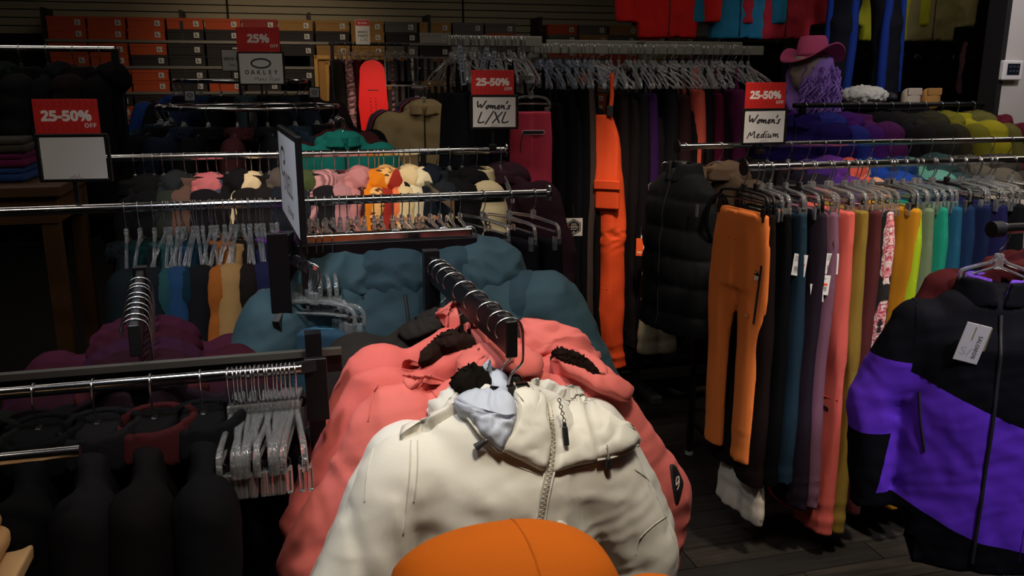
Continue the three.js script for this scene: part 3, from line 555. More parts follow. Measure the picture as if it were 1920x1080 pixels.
{ // front white jacket
  const w = heroJacket(0.012, { y0: -0.148, sh: 0.176, shift: -0.02, drop: 0.108, crease: 0.0032, neck: 0.058, hem: -0.72, front: 0.12, rear: 0.03, sleeve: 0.085, spread: 0.1, fold: 0.0045, seed: 1,
    cuts: [[-0.2, -0.27, -0.17, -0.52, 0.011, 0.005], [-0.175, -0.26, -0.15, -0.52, 0.007, -0.003], [-0.27, -0.3, -0.235, -0.55, 0.014, -0.006], [0.08, -0.34, 0.17, -0.5, 0.014, 0.004], [0.2, -0.28, 0.25, -0.5, 0.014, -0.006], [0.1, -0.3, 0.22, -0.33, 0.01, 0.003], [-0.16, -0.2, 0.0, -0.31, 0.018, 0.004], [-0.2, -0.42, -0.08, -0.37, 0.012, 0.004], [-0.15, -0.46, 0.0, -0.4, 0.012, 0.003], [0.24, -0.26, 0.3, -0.4, 0.01, 0.004]] },
    'front white winter jacket with a black zip pull, foremost on the arm', WHITE, 0.006), { f, t } = w;
  const chinL = [[962, 732], [985, 724], [1006, 721], [1015, 738], [1022, 790], [1026, 845], [1018, 884], [985, 868], [938, 842], [952, 818], [967, 785], [963, 752]];
  const chinR = [[1030, 735], [1058, 738], [1084, 743], [1098, 780], [1111, 830], [1117, 864], [1075, 875], [1036, 885], [1038, 840], [1035, 790]];
  const cl = part(t, 'collar_panel', patch(f, t, chinL, 0.02, { folds: soft(0.002, 0.02, 0.03, 2), edge: 10, rim: 0.0012 }), WHITE); const cr = part(t, 'collar_panel', patch(f, t, chinR, 0.02, { folds: soft(0.002, 0.02, 0.03, 6), edge: 10, rim: 0.0012 }), WHITE);
  const hoodL = part(t, 'hood', patch(f, t, [[856, 768], [868, 757], [900, 749], [940, 749], [960, 760], [964, 785], [956, 812], [938, 840], [924, 836], [902, 818], [884, 792], [864, 784]], 0.03, { folds: soft(0.009, 0.035, 0.045, 1), edge: 6, gap: 0.08 }), SATIN, 'smooth bluish inner side of the hood opening');
  part(hoodL, 'binding', lay(f, t, [[962, 762], [967, 785], [958, 815], [938, 843], [920, 834], [898, 814], [880, 790]], 0.0028, 0.012, 30), WHITE);
  part(hoodL, 'hood_rim', patch(f, t, [[752, 826], [758, 803], [800, 785], [850, 762], [895, 746], [952, 743], [956, 752], [905, 757], [858, 774], [812, 800], [770, 812]], 0.02, { folds: soft(0.003, 0.03, 0.03, 3), edge: 5, gap: 0.08 }), WHITE);
  part(hoodL, 'hood_flap', patch(f, t, [[893, 692], [905, 697], [930, 718], [952, 736], [950, 750], [925, 750], [908, 732], [898, 714]], 0.04, { folds: soft(0.004, 0.04, 0.04, 9), edge: 4, gap: 0.1 }), SATIN);
  part(hoodL, 'fleece_lining', patch(f, t, [[858, 744], [872, 732], [895, 727], [916, 734], [925, 746], [900, 750], [872, 753]], 0.052, { folds: fur(0.008), edge: 3, gap: 0.09, rings: 14, n: 110 }), SHERPA2, 'black fleece hood lining');
  const hoodR = part(t, 'hood', patch(f, t, [[1090, 738], [1104, 741], [1122, 775], [1150, 798], [1180, 812], [1203, 834], [1160, 847], [1117, 862], [1108, 830], [1099, 790]], 0.024, { folds: soft(0.004, 0.03, 0.03, 5), edge: 7, rim: 0.001, gap: 0.08 }), WHITE);
  part(hoodR, 'gathers', patch(f, t, [[1066, 728], [1082, 724], [1100, 735], [1098, 752], [1086, 748], [1074, 740]], 0.03, { folds: soft(0.007, 0.07, 0.02, 5), edge: 4, gap: 0.08 }), WHITE); part(hoodR, 'hem', lay(f, t, [[1117, 863], [1160, 850], [1203, 835]], 0.0022, 0.012), WHITE);
  // zip
  const zl = [[1018, 726], [1029, 770], [1034, 820], [1031, 870], [1019, 925], [1010, 980], [1003, 1040], [999, 1090]];
  const z = part(t, 'zipper', [lay(f, t, zl, 0.0038, 0.004, 60)], plain(0xcfcabd, 0.45));
  for (const dx of [-8, 9]) part(z, 'piping', lay(f, t, zl.map(p => [p[0] + dx, p[1]]), 0.0024, dx < 0 || true ? 0.004 : 0, 60), WHITE);
  { const c = new THREE.CatmullRomCurve3(zl.map(p => V(p[0], p[1], 0))), tg = box(0.0062, 0.0022, 0.0026), l = []; for (let i = 0; i < 90; i++) { const q = c.getPointAt(i / 89), m = meet(f, t, q.x, q.y).addScaledVector(V(0, 0.3, 1).normalize(), 0.0082); l.push(tg.clone().translate(m.x + (i % 2 ? 0.0012 : -0.0012), m.y, m.z)); } part(z, 'zip_teeth', l, plain(0xbab5a6, 0.35)); }
  const pt = meet(f, t, 1030, 752), pb = meet(f, t, 1034, 800), nn = gradient(f, pb);
  const pull = new THREE.Group(); pull.name = 'zip_pull'; t.add(pull); pull.position.copy(pb).addScaledVector(nn, 0.034); pull.rotation.set(-0.25, 0, 0.03);
  part(pull, 'grip', [box(0.0095, 0.034, 0.007, 0, -0.019, 0, 0.003), box(0.0065, 0.008, 0.005, 0, 0.001, 0, 0.002)], M.rubber, 'black rubber grip');
  { const l = []; for (let i = 0; i < 7; i++) l.push(new THREE.TorusGeometry(0.0032, 0.0009, 5, 10).rotateY(i % 2 ? 1.4 : 0.1).translate(-0.0005 * i, 0.008 + i * 0.0058, -0.0008 * i)); part(pull, 'chain', l, plain(0x8f8b80, 0.25, 1)); }
  // cord ends
  for (const [x, y, r] of [[906, 830, 0.9], [1132, 860, -0.15]]) {
    const q = meet(f, t, x, y), n = gradient(f, q), g = new THREE.Group(); g.name = 'cord_end'; t.add(g); g.position.copy(q).addScaledVector(n, 0.014); g.rotation.set(0.3, 0, -r);
    part(g, 'stopper', new THREE.CylinderGeometry(0.0042, 0.0072, 0.021, 12).translate(0, -0.006, 0), plain(0x2e2e30, 0.5), 'dark grey cord stopper'); part(g, 'cord', tube([[0, 0.004, 0], [0.002, 0.016, -0.002], [0.001, 0.028, -0.008]], 0.0015, 5, 8), WHITE);
  }
  // seams
  const sm = WHITE, S_ = (p, l, r = 0.0014) => part(l, 'seam', lay(f, t, p, r, 0.0004, 26), sm);
  S_([[1035, 887], [1075, 879], [1120, 868], [1150, 862]], w.b); S_([[1013, 890], [975, 876], [930, 848], [905, 835]], w.b); S_([[770, 826], [768, 880], [762, 940], [756, 1000]], w.b); S_([[782, 826], [782, 880], [776, 940]], w.b);
  S_([[1190, 880], [1215, 900], [1240, 950], [1262, 1010]], w.sr, 0.0008); S_([[1256, 964], [1225, 985], [1200, 1010], [1192, 1040]], w.sr, 0.0008); S_([[700, 842], [690, 880], [684, 940]], w.sl); S_([[1050, 990], [1075, 1040], [1078, 1080]], w.b);
  const chest = part(t, 'chest_pocket', patch(f, t, [[1044, 980], [1062, 982], [1066, 1030], [1066, 1085], [1048, 1085]], 0.004, { edge: 10 }), WHITE);
}
{ // second white jacket, its left side in view
  const w = heroJacket(0.058, { y0: -0.138, sh: 0.188, drop: 0.108, crease: 0.002, neck: 0.055, hem: -0.72, front: 0.05, rear: 0.03, sleeve: 0.082, spread: 0.095, shift: 0.0, fold: 0.006, seed: 2, flat: 0.7 }, 'second white winter jacket, mostly hidden behind the front white one', WHITE2, 0.0075), { f, t } = w;
  part(t, 'hood', patch(f, t, [[800, 770], [830, 735], [870, 722], [905, 716], [940, 720], [930, 742], [880, 748], [840, 765], [815, 790]], 0.02, { folds: soft(0.007, 0.03, 0.04, 8), gap: 0.08 }), WHITE2);
  part(t, 'collar', patch(f, t, [[1000, 708], [1040, 712], [1075, 722], [1095, 736], [1060, 738], [1020, 728]], 0.022, { folds: soft(0.004, 0.04, 0.04, 8), gap: 0.08 }), WHITE2);
  part(w.sl, 'seam', lay(f, t, [[800, 780], [750, 820], [715, 880]], 0.0013, 0.0004), WHITE2);
}
{ // foremost pink jacket
  const w = heroJacket(0.125, { y0: -0.122, sh: 0.2, drop: 0.08, crease: 0.0036, neck: 0.055, hem: -0.74, front: 0.06, rear: 0.035, sleeve: 0.084, spread: 0.14, shift: 0.012, fold: 0.009, seed: 3, flat: 0.75 }, 'foremost pink winter jacket, directly behind the two white ones', CORAL, 0.0075), { f, t } = w;
  part(t, 'collar_panel', patch(f, t, [[862, 668], [900, 660], [950, 662], [1000, 668], [1015, 690], [1000, 706], [950, 700], [890, 704], [860, 720], [862, 690]], 0.03, { folds: soft(0.003, 0.02, 0.03, 2), edge: 8, gap: 0.09, rim: 0.001 }), CORAL);
  const hl = part(t, 'hood', patch(f, t, [[756, 714], [785, 692], [826, 676], [866, 667], [864, 682], [830, 697], [796, 719], [770, 730]], 0.014, { folds: soft(0.003, 0.025, 0.03, 4), edge: 6, gap: 0.09 }), CORAL);
  part(hl, 'binding', lay(f, t, [[756, 714], [785, 692], [826, 676], [866, 667]], 0.003, 0.012, 24), CORAL);
  const hr = part(t, 'hood', patch(f, t, [[1030, 668], [1066, 664], [1105, 676], [1128, 700], [1134, 722], [1174, 732], [1166, 754], [1120, 736], [1075, 712], [1040, 700]], 0.032, { folds: soft(0.005, 0.03, 0.03, 6), edge: 7, gap: 0.1, rim: 0.0015 }), CORAL);
  part(hr, 'fleece_lining', patch(f, t, [[1036, 684], [1050, 681], [1080, 690], [1108, 705], [1126, 724], [1110, 722], [1080, 708], [1054, 698]], 0.045, { folds: fur(0.009), edge: 3, gap: 0.12, rings: 14, n: 120 }), SHERPA, 'dark brown fleece hood lining');
  part(w.b, 'seam', lay(f, t, [[705, 712], [700, 740], [690, 790]], 0.0014, 0.0005), CORAL); part(w.sr, 'seam', lay(f, t, [[1182, 762], [1172, 800], [1165, 840]], 0.0014, 0.0005), CORAL); part(w.b, 'seam', lay(f, t, [[800, 720], [822, 748]], 0.0014, 0.0005), CORAL);
  { const q = meet(f, t, 1268, 905), n = gradient(f, q); const m = print(64, 128, (g, W, H) => { g.fillStyle = '#191413'; g.fillRect(0, 0, W, H); g.strokeStyle = '#d8c8c0'; g.lineWidth = 5; g.lineCap = 'round'; g.beginPath(); g.moveTo(22, 62); g.quadraticCurveTo(22, 40, 36, 42); g.moveTo(20, 60); g.quadraticCurveTo(36, 62, 40, 44); g.moveTo(40, 44); g.quadraticCurveTo(38, 72, 24, 76); g.stroke(); });
    const p = patch(f, t, [[1256, 872], [1266, 874], [1280, 905], [1272, 940], [1266, 944], [1260, 910]], 0.004, { edge: 12 }), uv = p.attributes.uv, ps = p.attributes.position; p.computeBoundingBox(); const bb = p.boundingBox; for (let i = 0; i < uv.count; i++) uv.setXY(i, (ps.getX(i) - bb.min.x) / (bb.max.x - bb.min.x), (ps.getY(i) - bb.min.y) / (bb.max.y - bb.min.y)); part(w.sr, 'sleeve_patch', p, m, 'small black sleeve patch with a pale emblem'); }
}
{ // second pink jacket
  const w = heroJacket(0.215, { y0: -0.112, sh: 0.2, drop: 0.08, crease: 0.0036, hem: -0.75, front: 0.055, rear: 0.035, sleeve: 0.082, spread: 0.12, fold: 0.009, seed: 4, flat: 0.75 }, 'second pink winter jacket with its dark fleece lining turned out', CORAL2, 0.008), { f, t } = w;
  const h = part(t, 'hood', patch(f, t, [[764, 664], [790, 646], [824, 634], [842, 640], [820, 662], [790, 676]], 0.012, { folds: soft(0.004, 0.03, 0.03, 12), gap: 0.09 }), CORAL2);
  part(h, 'fleece_lining', patch(f, t, [[800, 672], [820, 640], [842, 616], [860, 625], [886, 640], [892, 652], [866, 656], [836, 664], [812, 682], [790, 690]], 0.028, { folds: fur(0.007, 130), edge: 3, gap: 0.12, rings: 14, n: 120 }), SHERPA, 'dark brown fleece hood lining');
  part(t, 'collar', patch(f, t, [[848, 606], [868, 602], [896, 618], [914, 640], [918, 656], [896, 654], [884, 636], [862, 622]], 0.022, { folds: soft(0.004, 0.04, 0.04, 5), edge: 5, gap: 0.12 }), CORAL);
  part(w.sr, 'seam', lay(f, t, [[1130, 690], [1150, 730], [1165, 760]], 0.0014, 0.0005), CORAL2);
}
{ // rearmost pink jacket
  const w = heroJacket(0.30, { y0: -0.1, sh: 0.19, drop: 0.075, crease: 0.0025, hem: -0.72, front: 0.05, rear: 0.03, sleeve: 0.08, spread: 0.11, fold: 0.009, seed: 5, flat: 0.75 }, 'rearmost pink winter jacket, its hood showing right of the arm tip', CORAL2, 0.008), { f, t } = w;
  part(t, 'hood', patch(f, t, [[978, 622], [1010, 618], [1040, 624], [1070, 636], [1098, 660], [1106, 684], [1060, 672], [1010, 668], [976, 664]], 0.04, { folds: soft(0.008, 0.03, 0.04, 15), gap: 0.1 }), CORAL);
  part(t, 'collar', patch(f, t, [[828, 590], [846, 582], [858, 600], [864, 614], [842, 614], [832, 604]], 0.04, { edge: 4, gap: 0.1 }), CORAL, 'pink collar flap standing up left of the arm');
}
for (const [s, q, l] of [[0.385, 6, 'front charcoal jacket hanging behind the pink ones, left shoulder in view'], [0.45, 7, 'rear charcoal jacket hanging last on the black arm']]) {
  const w = heroJacket(s, { y0: -0.1, sh: 0.21, drop: 0.09, hem: -0.74, front: 0.05, rear: 0.035, sleeve: 0.08, spread: 0.12, fold: 0.01, seed: q, flat: 0.75 }, l, CHAR, 0.0095);
  part(w.t, 'collar', patch(w.f, w.t, s < 0.4 ? [[745, 625], [790, 606], [825, 600], [830, 615], [800, 630], [765, 640]] : [[780, 602], [815, 588], [840, 590], [835, 604], [805, 614]], 0.018, { folds: soft(0.004, 0.04, 0.04, q), gap: 0.1 }), CHAR);
}
{ // orange hooded jacket on a bust form, nearest the camera
  const OR = cloth(0xc2600c, { r: 0.85 }), p = P(952, 1050, 0.88); p.y = 1.243;
  const t = thing('hooded_jacket', 'orange hooded jacket at the bottom edge, nearest to the camera', 'jacket', p, YAW);
  const f = jacketField({ y0: -0.19, sh: 0.2, drop: 0.06, hem: -0.6, front: 0.09, rear: 0.07, sleeve: 0.08, spread: 0.06, fold: 0.006, seed: 9 });
  const g = nets(f, [-0.42, -0.64, -0.16], [0.42, -0.12, 0.24], 0.011), [b, l, r] = split(g, x => Math.abs(x) > 0.2 ? (x < 0 ? 1 : 2) : 0, 3); part(t, 'body', b, OR); part(t, 'sleeve', l, OR); part(t, 'sleeve', r, OR);
  const hood = (x, y, z) => { const q = Math.pow(Math.pow(Math.abs(x + 0.004) / 0.138, 3) + Math.pow(Math.abs(y + 0.2) / 0.098, 2.6) + Math.pow(Math.abs(z) / 0.1, 2.4), 1 / 2.6); return Math.max((q - 1) * 0.09 - 0.003 * ridge(x * 7, y * 9, z * 7), -0.32 - y); };
  part(t, 'hood', nets(hood, [-0.18, -0.34, -0.14], [0.18, -0.06, 0.14], 0.006), OR);
  const sp = []; for (let i = 0; i <= 16; i++) { const a = -0.9 + i / 16 * 2.6, d = V(0, Math.cos(a), Math.sin(a)); let k = 0.2; while (k > 0 && hood(0.02, -0.2 + d.y * k, d.z * k) > 0) k -= 0.001; sp.push([0.02, -0.2 + d.y * k, d.z * k]); } part(t, 'hood_seam', tube(sp, 0.0018, 5, 40), OR);
  const st = thing('bust_stand', 'black stand under the orange jacket at the bottom edge', 'stand', down(p)); part(st, 'pole', rod(V(0, 0, 0), V(0, 1.05, 0), 0.014), M.blackSteel); part(st, 'base', new THREE.CylinderGeometry(0.15, 0.16, 0.02, 28).translate(0, 0.01, 0), M.blackSteel);
}

// ---------------------------------------------------------------- rows of clothes
const rr = mulberry(77), jit = a => (rr() - 0.5) * 2 * a;
const onBar = (bar, x, top = 0.0125) => { const p = along(bar, RIGHT, barAt(bar, x)); p.y += top; return p; };
const hangY = p => V(p.x, p.y - 0.15, p.z);
const PM = {
  narrow: pantsModel({ w: 0.1, hip: 0.11, t: 0.016, t2: 0.024, len: 1.1, hem: 0.075, knee: 0.05, apart: 0.06, seed: 8 }),
  slim: pantsModel({ w: 0.135, hip: 0.155, t: 0.018, t2: 0.022, len: 0.86, hem: 0.052, knee: 0.056, apart: 0.078, crotch: 0.27, fold: 0.004, seed: 1 }),
  ski: pantsModel({ w: 0.15, hip: 0.165, len: 1.07, hem: 0.11, knee: 0.085, seed: 2 }), ski2: pantsModel({ w: 0.145, hip: 0.17, t: 0.021, len: 1.03, hem: 0.1, knee: 0.08, seed: 3, twist: 0.012 }),
  long: pantsModel({ w: 0.15, hip: 0.17, t: 0.022, len: 1.14, hem: 0.105, knee: 0.085, seed: 4, twist: 0.01 }), short: pantsModel({ w: 0.145, hip: 0.16, t: 0.02, len: 0.93, hem: 0.085, knee: 0.075, seed: 5, fold: 0.005 }),
  far: pantsModel({ w: 0.14, hip: 0.16, t: 0.03, t2: 0.045, len: 1.2, hem: 0.11, knee: 0.09, seed: 6, cell: 0.015 }), bib: pantsModel({ w: 0.115, hip: 0.165, t: 0.03, t2: 0.045, len: 1.24, hem: 0.12, knee: 0.09, crotch: 0.55, seed: 7, cell: 0.014 }),
};
const floral = new THREE.MeshStandardMaterial({ roughness: 0.8, side: THREE.DoubleSide, map: dataTex(256, (i, j) => { const a = noise3(i * 0.06, j * 0.03, 4), b = noise3(i * 0.11, j * 0.1, 8), c = noise3(i * 0.5, j * 0.5, 2); return a + 0.25 * b > 0.02 ? (c + b > 0.1 ? [214, 200, 196] : c > -0.15 ? [206, 120, 130] : [150, 40, 62]) : [16, 13, 15]; }, true) }); floral.map.repeat.set(4, 1.2);
// right rack, near rail: [column of the near end, model, colour, label, clear or black hanger]
const NROW = [
  [1447, 'slim', 0xe27a38, 'bright orange leggings at the left end of the right rack', 1], [1470, 'short', 0x1a1210, 'very dark brown trousers right behind the orange leggings', 1], [1479, 'narrow', 0xcfc4b4, 'cream trousers whose zipped hem shows below the black ones', 0],
  [1494, 'short', 0x0a0a0c, 'black trousers with small white lettering, left of the slate ones', 0], [1526, 'short', 0x1d2f3d, 'slate blue trousers carrying a white price tag high up', 0], [1551, 'ski2', 0x221b24, 'dark aubergine trousers with two price tags', 1],
  [1572, 'ski2', 0x6d4a5c, 'dusty mauve trousers left of the coral ones', 0], [1604, 'long', 0xc4584f, 'coral red ski trousers with a small black label on the knee', 0], [1636, 'long', 0x7d6628, 'khaki ski trousers right of the coral ones', 0],
  [1654, 'ski', 0x4a1f21, 'maroon brown trousers left of the floral ones', 0], [1674, 'ski2', 'floral', 'black trousers with a white and pink floral print', 0], [1722, 'ski', 0xb07818, 'mustard yellow ski trousers with a wide waistband', 1],
  [1728, 'ski2', 0x93ad18, 'lime green trousers showing as a thin strip', 0], [1746, 'ski', 0x5f6f56, 'sage green trousers left of the emerald ones', 0], [1777, 'ski2', 0x0f7a66, 'emerald green ski trousers near the purple jacket', 0], [1803, 'ski', 0x134a68, 'petrol blue trousers right of the emerald ones', 0],
  [1829, 'ski2', 0x15294a, 'navy trousers right of the petrol blue ones', 1], [1856, 'ski', 0x141d3e, 'dark navy trousers with a tall waistband, behind the purple jacket', 0], [1886, 'ski2', 0x1a1b45, 'indigo trousers behind the purple jacket', 0], [1914, 'ski', 0x101116, 'black trousers at the right edge, above the purple jacket', 0], [1950, 'ski2', 0x9a9388, 'stone coloured trousers at the far right edge', 0],
];
const nPants = NROW.map(([x, m, c, label, bl]) => {
  const p = onBar(barN, x - 50), turn = ACROSS + jit(0.07) + (x === 1447 ? 0.12 : 0);
  pantsHanger(bl ? 'black trouser hanger on the near rail of the right rack' : 'clear plastic trouser hanger on the near rail of the right rack', bl ? M.black : M.clear, p, turn, bl ? 'black hangers on the right rack' : 'clear hangers on the right rack', 0.13);
  const t = pants(PM[m], label, c === 'floral' ? floral : cloth(c), hangY(p), turn); t.userData.x = undefined; return t;
});
nPants.forEach(t => delete t.userData.x);
{ // more empty clear hangers pushed along the near rail
  for (let i = 0; i < 16; i++) { const p = onBar(barN, 1452 + i * 27 + jit(6)); pantsHanger('empty clear plastic hanger among the trousers on the right rack', M.clear, p, ACROSS + jit(0.15), 'empty clear hangers on the right rack', 0.13); }
  const [or, , , bk, sl, au, , co] = nPants, onLeft = (t, m, x, y) => { let z = -0.12; while (z < 0.08 && m.f(x, y, z) > 0) z += 0.002; return V(x, y, z); };
  const faceL = (t, m, x, y, g) => { const q = V(x, y, 0.1); while (q.z > -0.05 && m.f(q.x, q.y, q.z) > 0) q.z -= 0.002; return q.add(V(0, 0, 0.008)); };
  swingTag(sl, 'price_tag', 0.042, 0.072, price, V(0.15, -0.13, 0.012), [0, 0.95, -0.08]); swingTag(au, 'price_tag', 0.04, 0.06, price, V(0.155, -0.23, 0.016), [0, 0.9, 0.1]); swingTag(au, 'price_tag', 0.045, 0.066, price, V(0.16, -0.2, -0.004), [0, 1.0, -0.06]);
  swingTag(nPants[6], 'price_tag', 0.04, 0.07, price, V(0.158, -0.13, 0.012), [0, 0.95, 0.02], 0x191515);
  const lg = print(256, 64, (g, w, h) => { g.fillStyle = '#0b0b0d'; g.fillRect(0, 0, w, h); g.fillStyle = '#c9c9cc'; g.font = 'bold 40px sans-serif'; g.fillText("O'NEILL", 12, 48); }); part(bk, 'logo_print', new THREE.PlaneGeometry(0.07, 0.016).translate(...faceL(bk, PM.short, 0.075, -0.33).add(V(0, 0, -0.005)).toArray()), lg);
  const kl = print(256, 64, (g, w, h) => { g.fillStyle = '#1a1010'; g.fillRect(0, 0, w, h); g.fillStyle = '#b9554c'; for (let i = 0; i < 6; i++) g.fillRect(80 + i * 27, 20 + (i % 2) * 3, 15, 24); g.lineWidth = 6; g.strokeStyle = '#b9554c'; g.strokeRect(22, 16, 32, 32); }); part(co, 'knee_label', box(0.055, 0.016, 0.002).translate(...faceL(co, PM.long, 0.12, -0.68).add(V(0, 0, -0.004)).toArray()), plain(0x1a1010, 0.7)); part(co, 'label_print', new THREE.PlaneGeometry(0.053, 0.0145).translate(...faceL(co, PM.long, 0.12, -0.68).add(V(0, 0, -0.0025)).toArray()), kl);
  part(co, 'knee_seam', tube([-0.02, 0.02, 0.06, 0.1, 0.14, 0.17].map(x => faceL(co, PM.long, x, -0.64).add(V(0, 0, -0.007)).toArray()), 0.002, 5, 20), cloth(0xa83630)); 
  const emb = print(128, 128, (g, w, h) => { g.fillStyle = '#e27a38'; g.fillRect(0, 0, w, h); g.fillStyle = '#0d0d0d'; g.beginPath(); g.arc(64, 64, 58, Math.PI, 0); g.fill(); g.fillStyle = '#efe6da'; g.beginPath(); g.arc(64, 64, 58, 0, Math.PI); g.fill(); g.beginPath(); g.moveTo(40, 34); g.lineTo(64, 10); g.lineTo(88, 34); g.fill(); }), al = print(128, 64, (g, w, h) => { g.fillStyle = '#e27a38'; g.fillRect(0, 0, w, h); g.fillStyle = '#f3ddc8'; g.font = 'bold 46px serif'; g.fillText('AI', 20, 50); });
  part(or, 'round_emblem', new THREE.CircleGeometry(0.018, 20).translate(...faceL(or, PM.slim, 0.11, -0.2).add(V(0, 0, -0.005)).toArray()), emb); part(or, 'logo_print', new THREE.PlaneGeometry(0.03, 0.018).translate(...faceL(or, PM.slim, 0.085, -0.34).add(V(0, 0, -0.005)).toArray()), al);
  part(or, 'brand_ribbon', box(0.01, 0.2, 0.002).rotateZ(-0.1).translate(...faceL(or, PM.slim, 0.13, -0.26).add(V(0.005, 0, 0.004)).toArray()), plain(0x2a1a12, 0.7), 'dark hanging ribbon tag');
  const yk = []; for (let x = -0.13; x <= 0.135; x += 0.03) yk.push(faceL(or, PM.slim, x, -0.1).add(V(0, 0, -0.0085)).toArray()); part(or, 'waist_seam', tube(yk, 0.0016, 5, 24), cloth(0xc05a16));
}

// jackets seen along the far rails
const JM = {
  shell: jacketModel({ seed: 1, hood: true, sleeve: 0.075, front: 0.05, rear: 0.035, flat: 0.75, fold: 0.011, crease: 0.003, cell: 0.0125 }), shell2: jacketModel({ seed: 2, hood: true, sleeve: 0.08, front: 0.05, rear: 0.035, flat: 0.75, fold: 0.012, crease: 0.003, cell: 0.0125, hoodR: [0.115, 0.07, 0.07] }),
  puff: jacketModel({ seed: 3, sleeve: 0.088, front: 0.06, rear: 0.04, flat: 0.8, quilt: 0.085, fold: 0.003, cell: 0.0125, collarH: 0.065 }), fleece: jacketModel({ seed: 4, sleeve: 0.07, front: 0.045, rear: 0.03, flat: 0.7, fold: 0.01, crease: 0.003, cell: 0.0125, collarH: 0.055 }),
  vest: jacketModel({ seed: 5, vest: true, sh: 0.185, front: 0.1, rear: 0.07, quilt: 0.115, fold: 0.003, cell: 0.0085, collarH: 0.075, hem: -0.76 }), small: jacketModel({ seed: 6, sleeve: 0.075, front: 0.06, rear: 0.04, flat: 0.75, fold: 0.006, cell: 0.02, hood: false }),
};
const leo = new THREE.MeshStandardMaterial({ roughness: 0.85, side: THREE.DoubleSide, map: dataTex(128, (i, j) => { const a = noise3(i * 0.13, j * 0.13, 4); return a > 0.16 ? [74, 38, 14] : [226, 172, 100]; }, true) }); leo.map.repeat.set(4, 4);
const striped = new THREE.MeshStandardMaterial({ roughness: 0.85, side: THREE.DoubleSide, map: dataTex(64, (i, j) => Math.sin((i + j) * 0.8) > 0 ? [196, 140, 140] : [120, 76, 84], true) }); striped.map.repeat.set(5, 5);
const AROW = [ // left rack, rear rail
  [250, 'shell', 0x151517, 'black jacket far left on the rear rail of the long rack'], [268, 'fleece', 0x2a2d26, 'dark olive fleece far left on the rear rail'], [286, 'puff', 0x121318, 'black puffer far left on the rear rail'], [304, 'shell2', 0x23272b, 'charcoal shell jacket left of the taupe puffer'], [322, 'puff', 0x2b302c, 'grey green puffer left of the taupe puffer'],
  [345, 'puff', 0x5c443c, 'taupe brown puffer left of the rose pink one'], [367, 'shell', 0xb8636a, 'rose pink hooded jacket between taupe and black'], [388, 'puff', 0x15141a, 'black puffer right of the rose pink jacket'], [405, 'fleece', 0x36414e, 'slate blue jacket left of the cream hooded one'], [424, 'shell2', 0x141416, 'black hooded jacket just left of the cream one'], [444, 'shell', 0xcdb894, 'cream hooded jacket left of the orange one'], [459, 'puff', 0x191718, 'black puffer between the cream and orange jackets'],
  [470, 'fleece', 0xe2592a, 'bright orange slim jacket left of the brand topper'], [486, 'puff', 0x1c191a, 'black puffer right of the bright orange jacket'], [503, 'shell2', 0x4d4440, 'taupe jacket next to the brand topper'], [520, 'puff', 0x181d26, 'navy black puffer just left of the brand topper'], [548, 'shell', 0x3e4a2a, 'olive green hooded jacket hidden behind the brand topper'],
  [574, 'fleece', 0x1d212a, 'dark navy jacket just right of the brand topper'], [587, 'shell', 'striped', 'pink striped jacket right of the brand topper'], [602, 'puff', 0x1b191c, 'black puffer between the striped and pale mauve jackets'], [626, 'puff', 0xa8757a, 'large pale mauve puffer with a raised hood'], [652, 'shell2', 0xb87a7a, 'dusty pink jacket right of the pale mauve puffer'], [672, 'fleece', 0x3f1f20, 'dark maroon fleece left of the tangerine jacket'],
  [690, 'shell', 0xd77a12, 'tangerine orange shell jacket left of the spotted one'], [702, 'shell2', 'leo', 'tan jacket with a dark leopard spot print'], [719, 'fleece', 0xd8a51e, 'golden yellow jacket right of the spotted one'], [709, 'shell', 0x992a1f, 'brick red hooded jacket behind the yellow one'], [737, 'fleece', 0xe87b48, 'light orange jacket between yellow and cream'], [747, 'shell2', 0xd8c193, 'cream jacket right of the light orange one'],
  [757, 'fleece', 0x17171a, 'black slim jacket between two cream ones'], [768, 'shell', 0xd9cdab, 'ivory hooded jacket right of the middle of the row'], [786, 'shell2', 0x151a24, 'blue black shell jacket with a raised hood'], [803, 'fleece', 0x0c4a45, 'deep teal fleece among the black jackets'], [818, 'puff', 0x20252c, 'charcoal blue puffer right of the deep teal fleece'], [842, 'puff', 0x141416, 'black puffer left of the last black shell'], [866, 'shell', 0x121214, 'black shell jacket left of the ivory puffer'], [893, 'puff', 0xc7b893, 'ivory puffer near the right end of the row'], [938, 'shell2', 0x34202a, 'dark plum jacket with a pink patch at the right end'],
];
for (const [x, m, c, label] of AROW) {
  const p = onBar(barA, x, 0.0135), turn = ACROSS + jit(0.12), mat = c === 'leo' ? leo : c === 'striped' ? striped : cloth(c);
  shirtHanger('wire hooked clear hanger holding a jacket on the rear rail', M.clear, p, turn, 'hangers in the jackets on the rear rail', 0.19);
  const t = jacket(JM[m], 'jacket', label, mat, p, turn); if (x === 938) { t.rotation.y = YAW - 0.75; part(t, 'chest_patch', box(0.045, 0.045, 0.006, 0.02, -0.26, 0.076, 0.002), cloth(0xd0545c), 'small pink fabric patch'); }
}
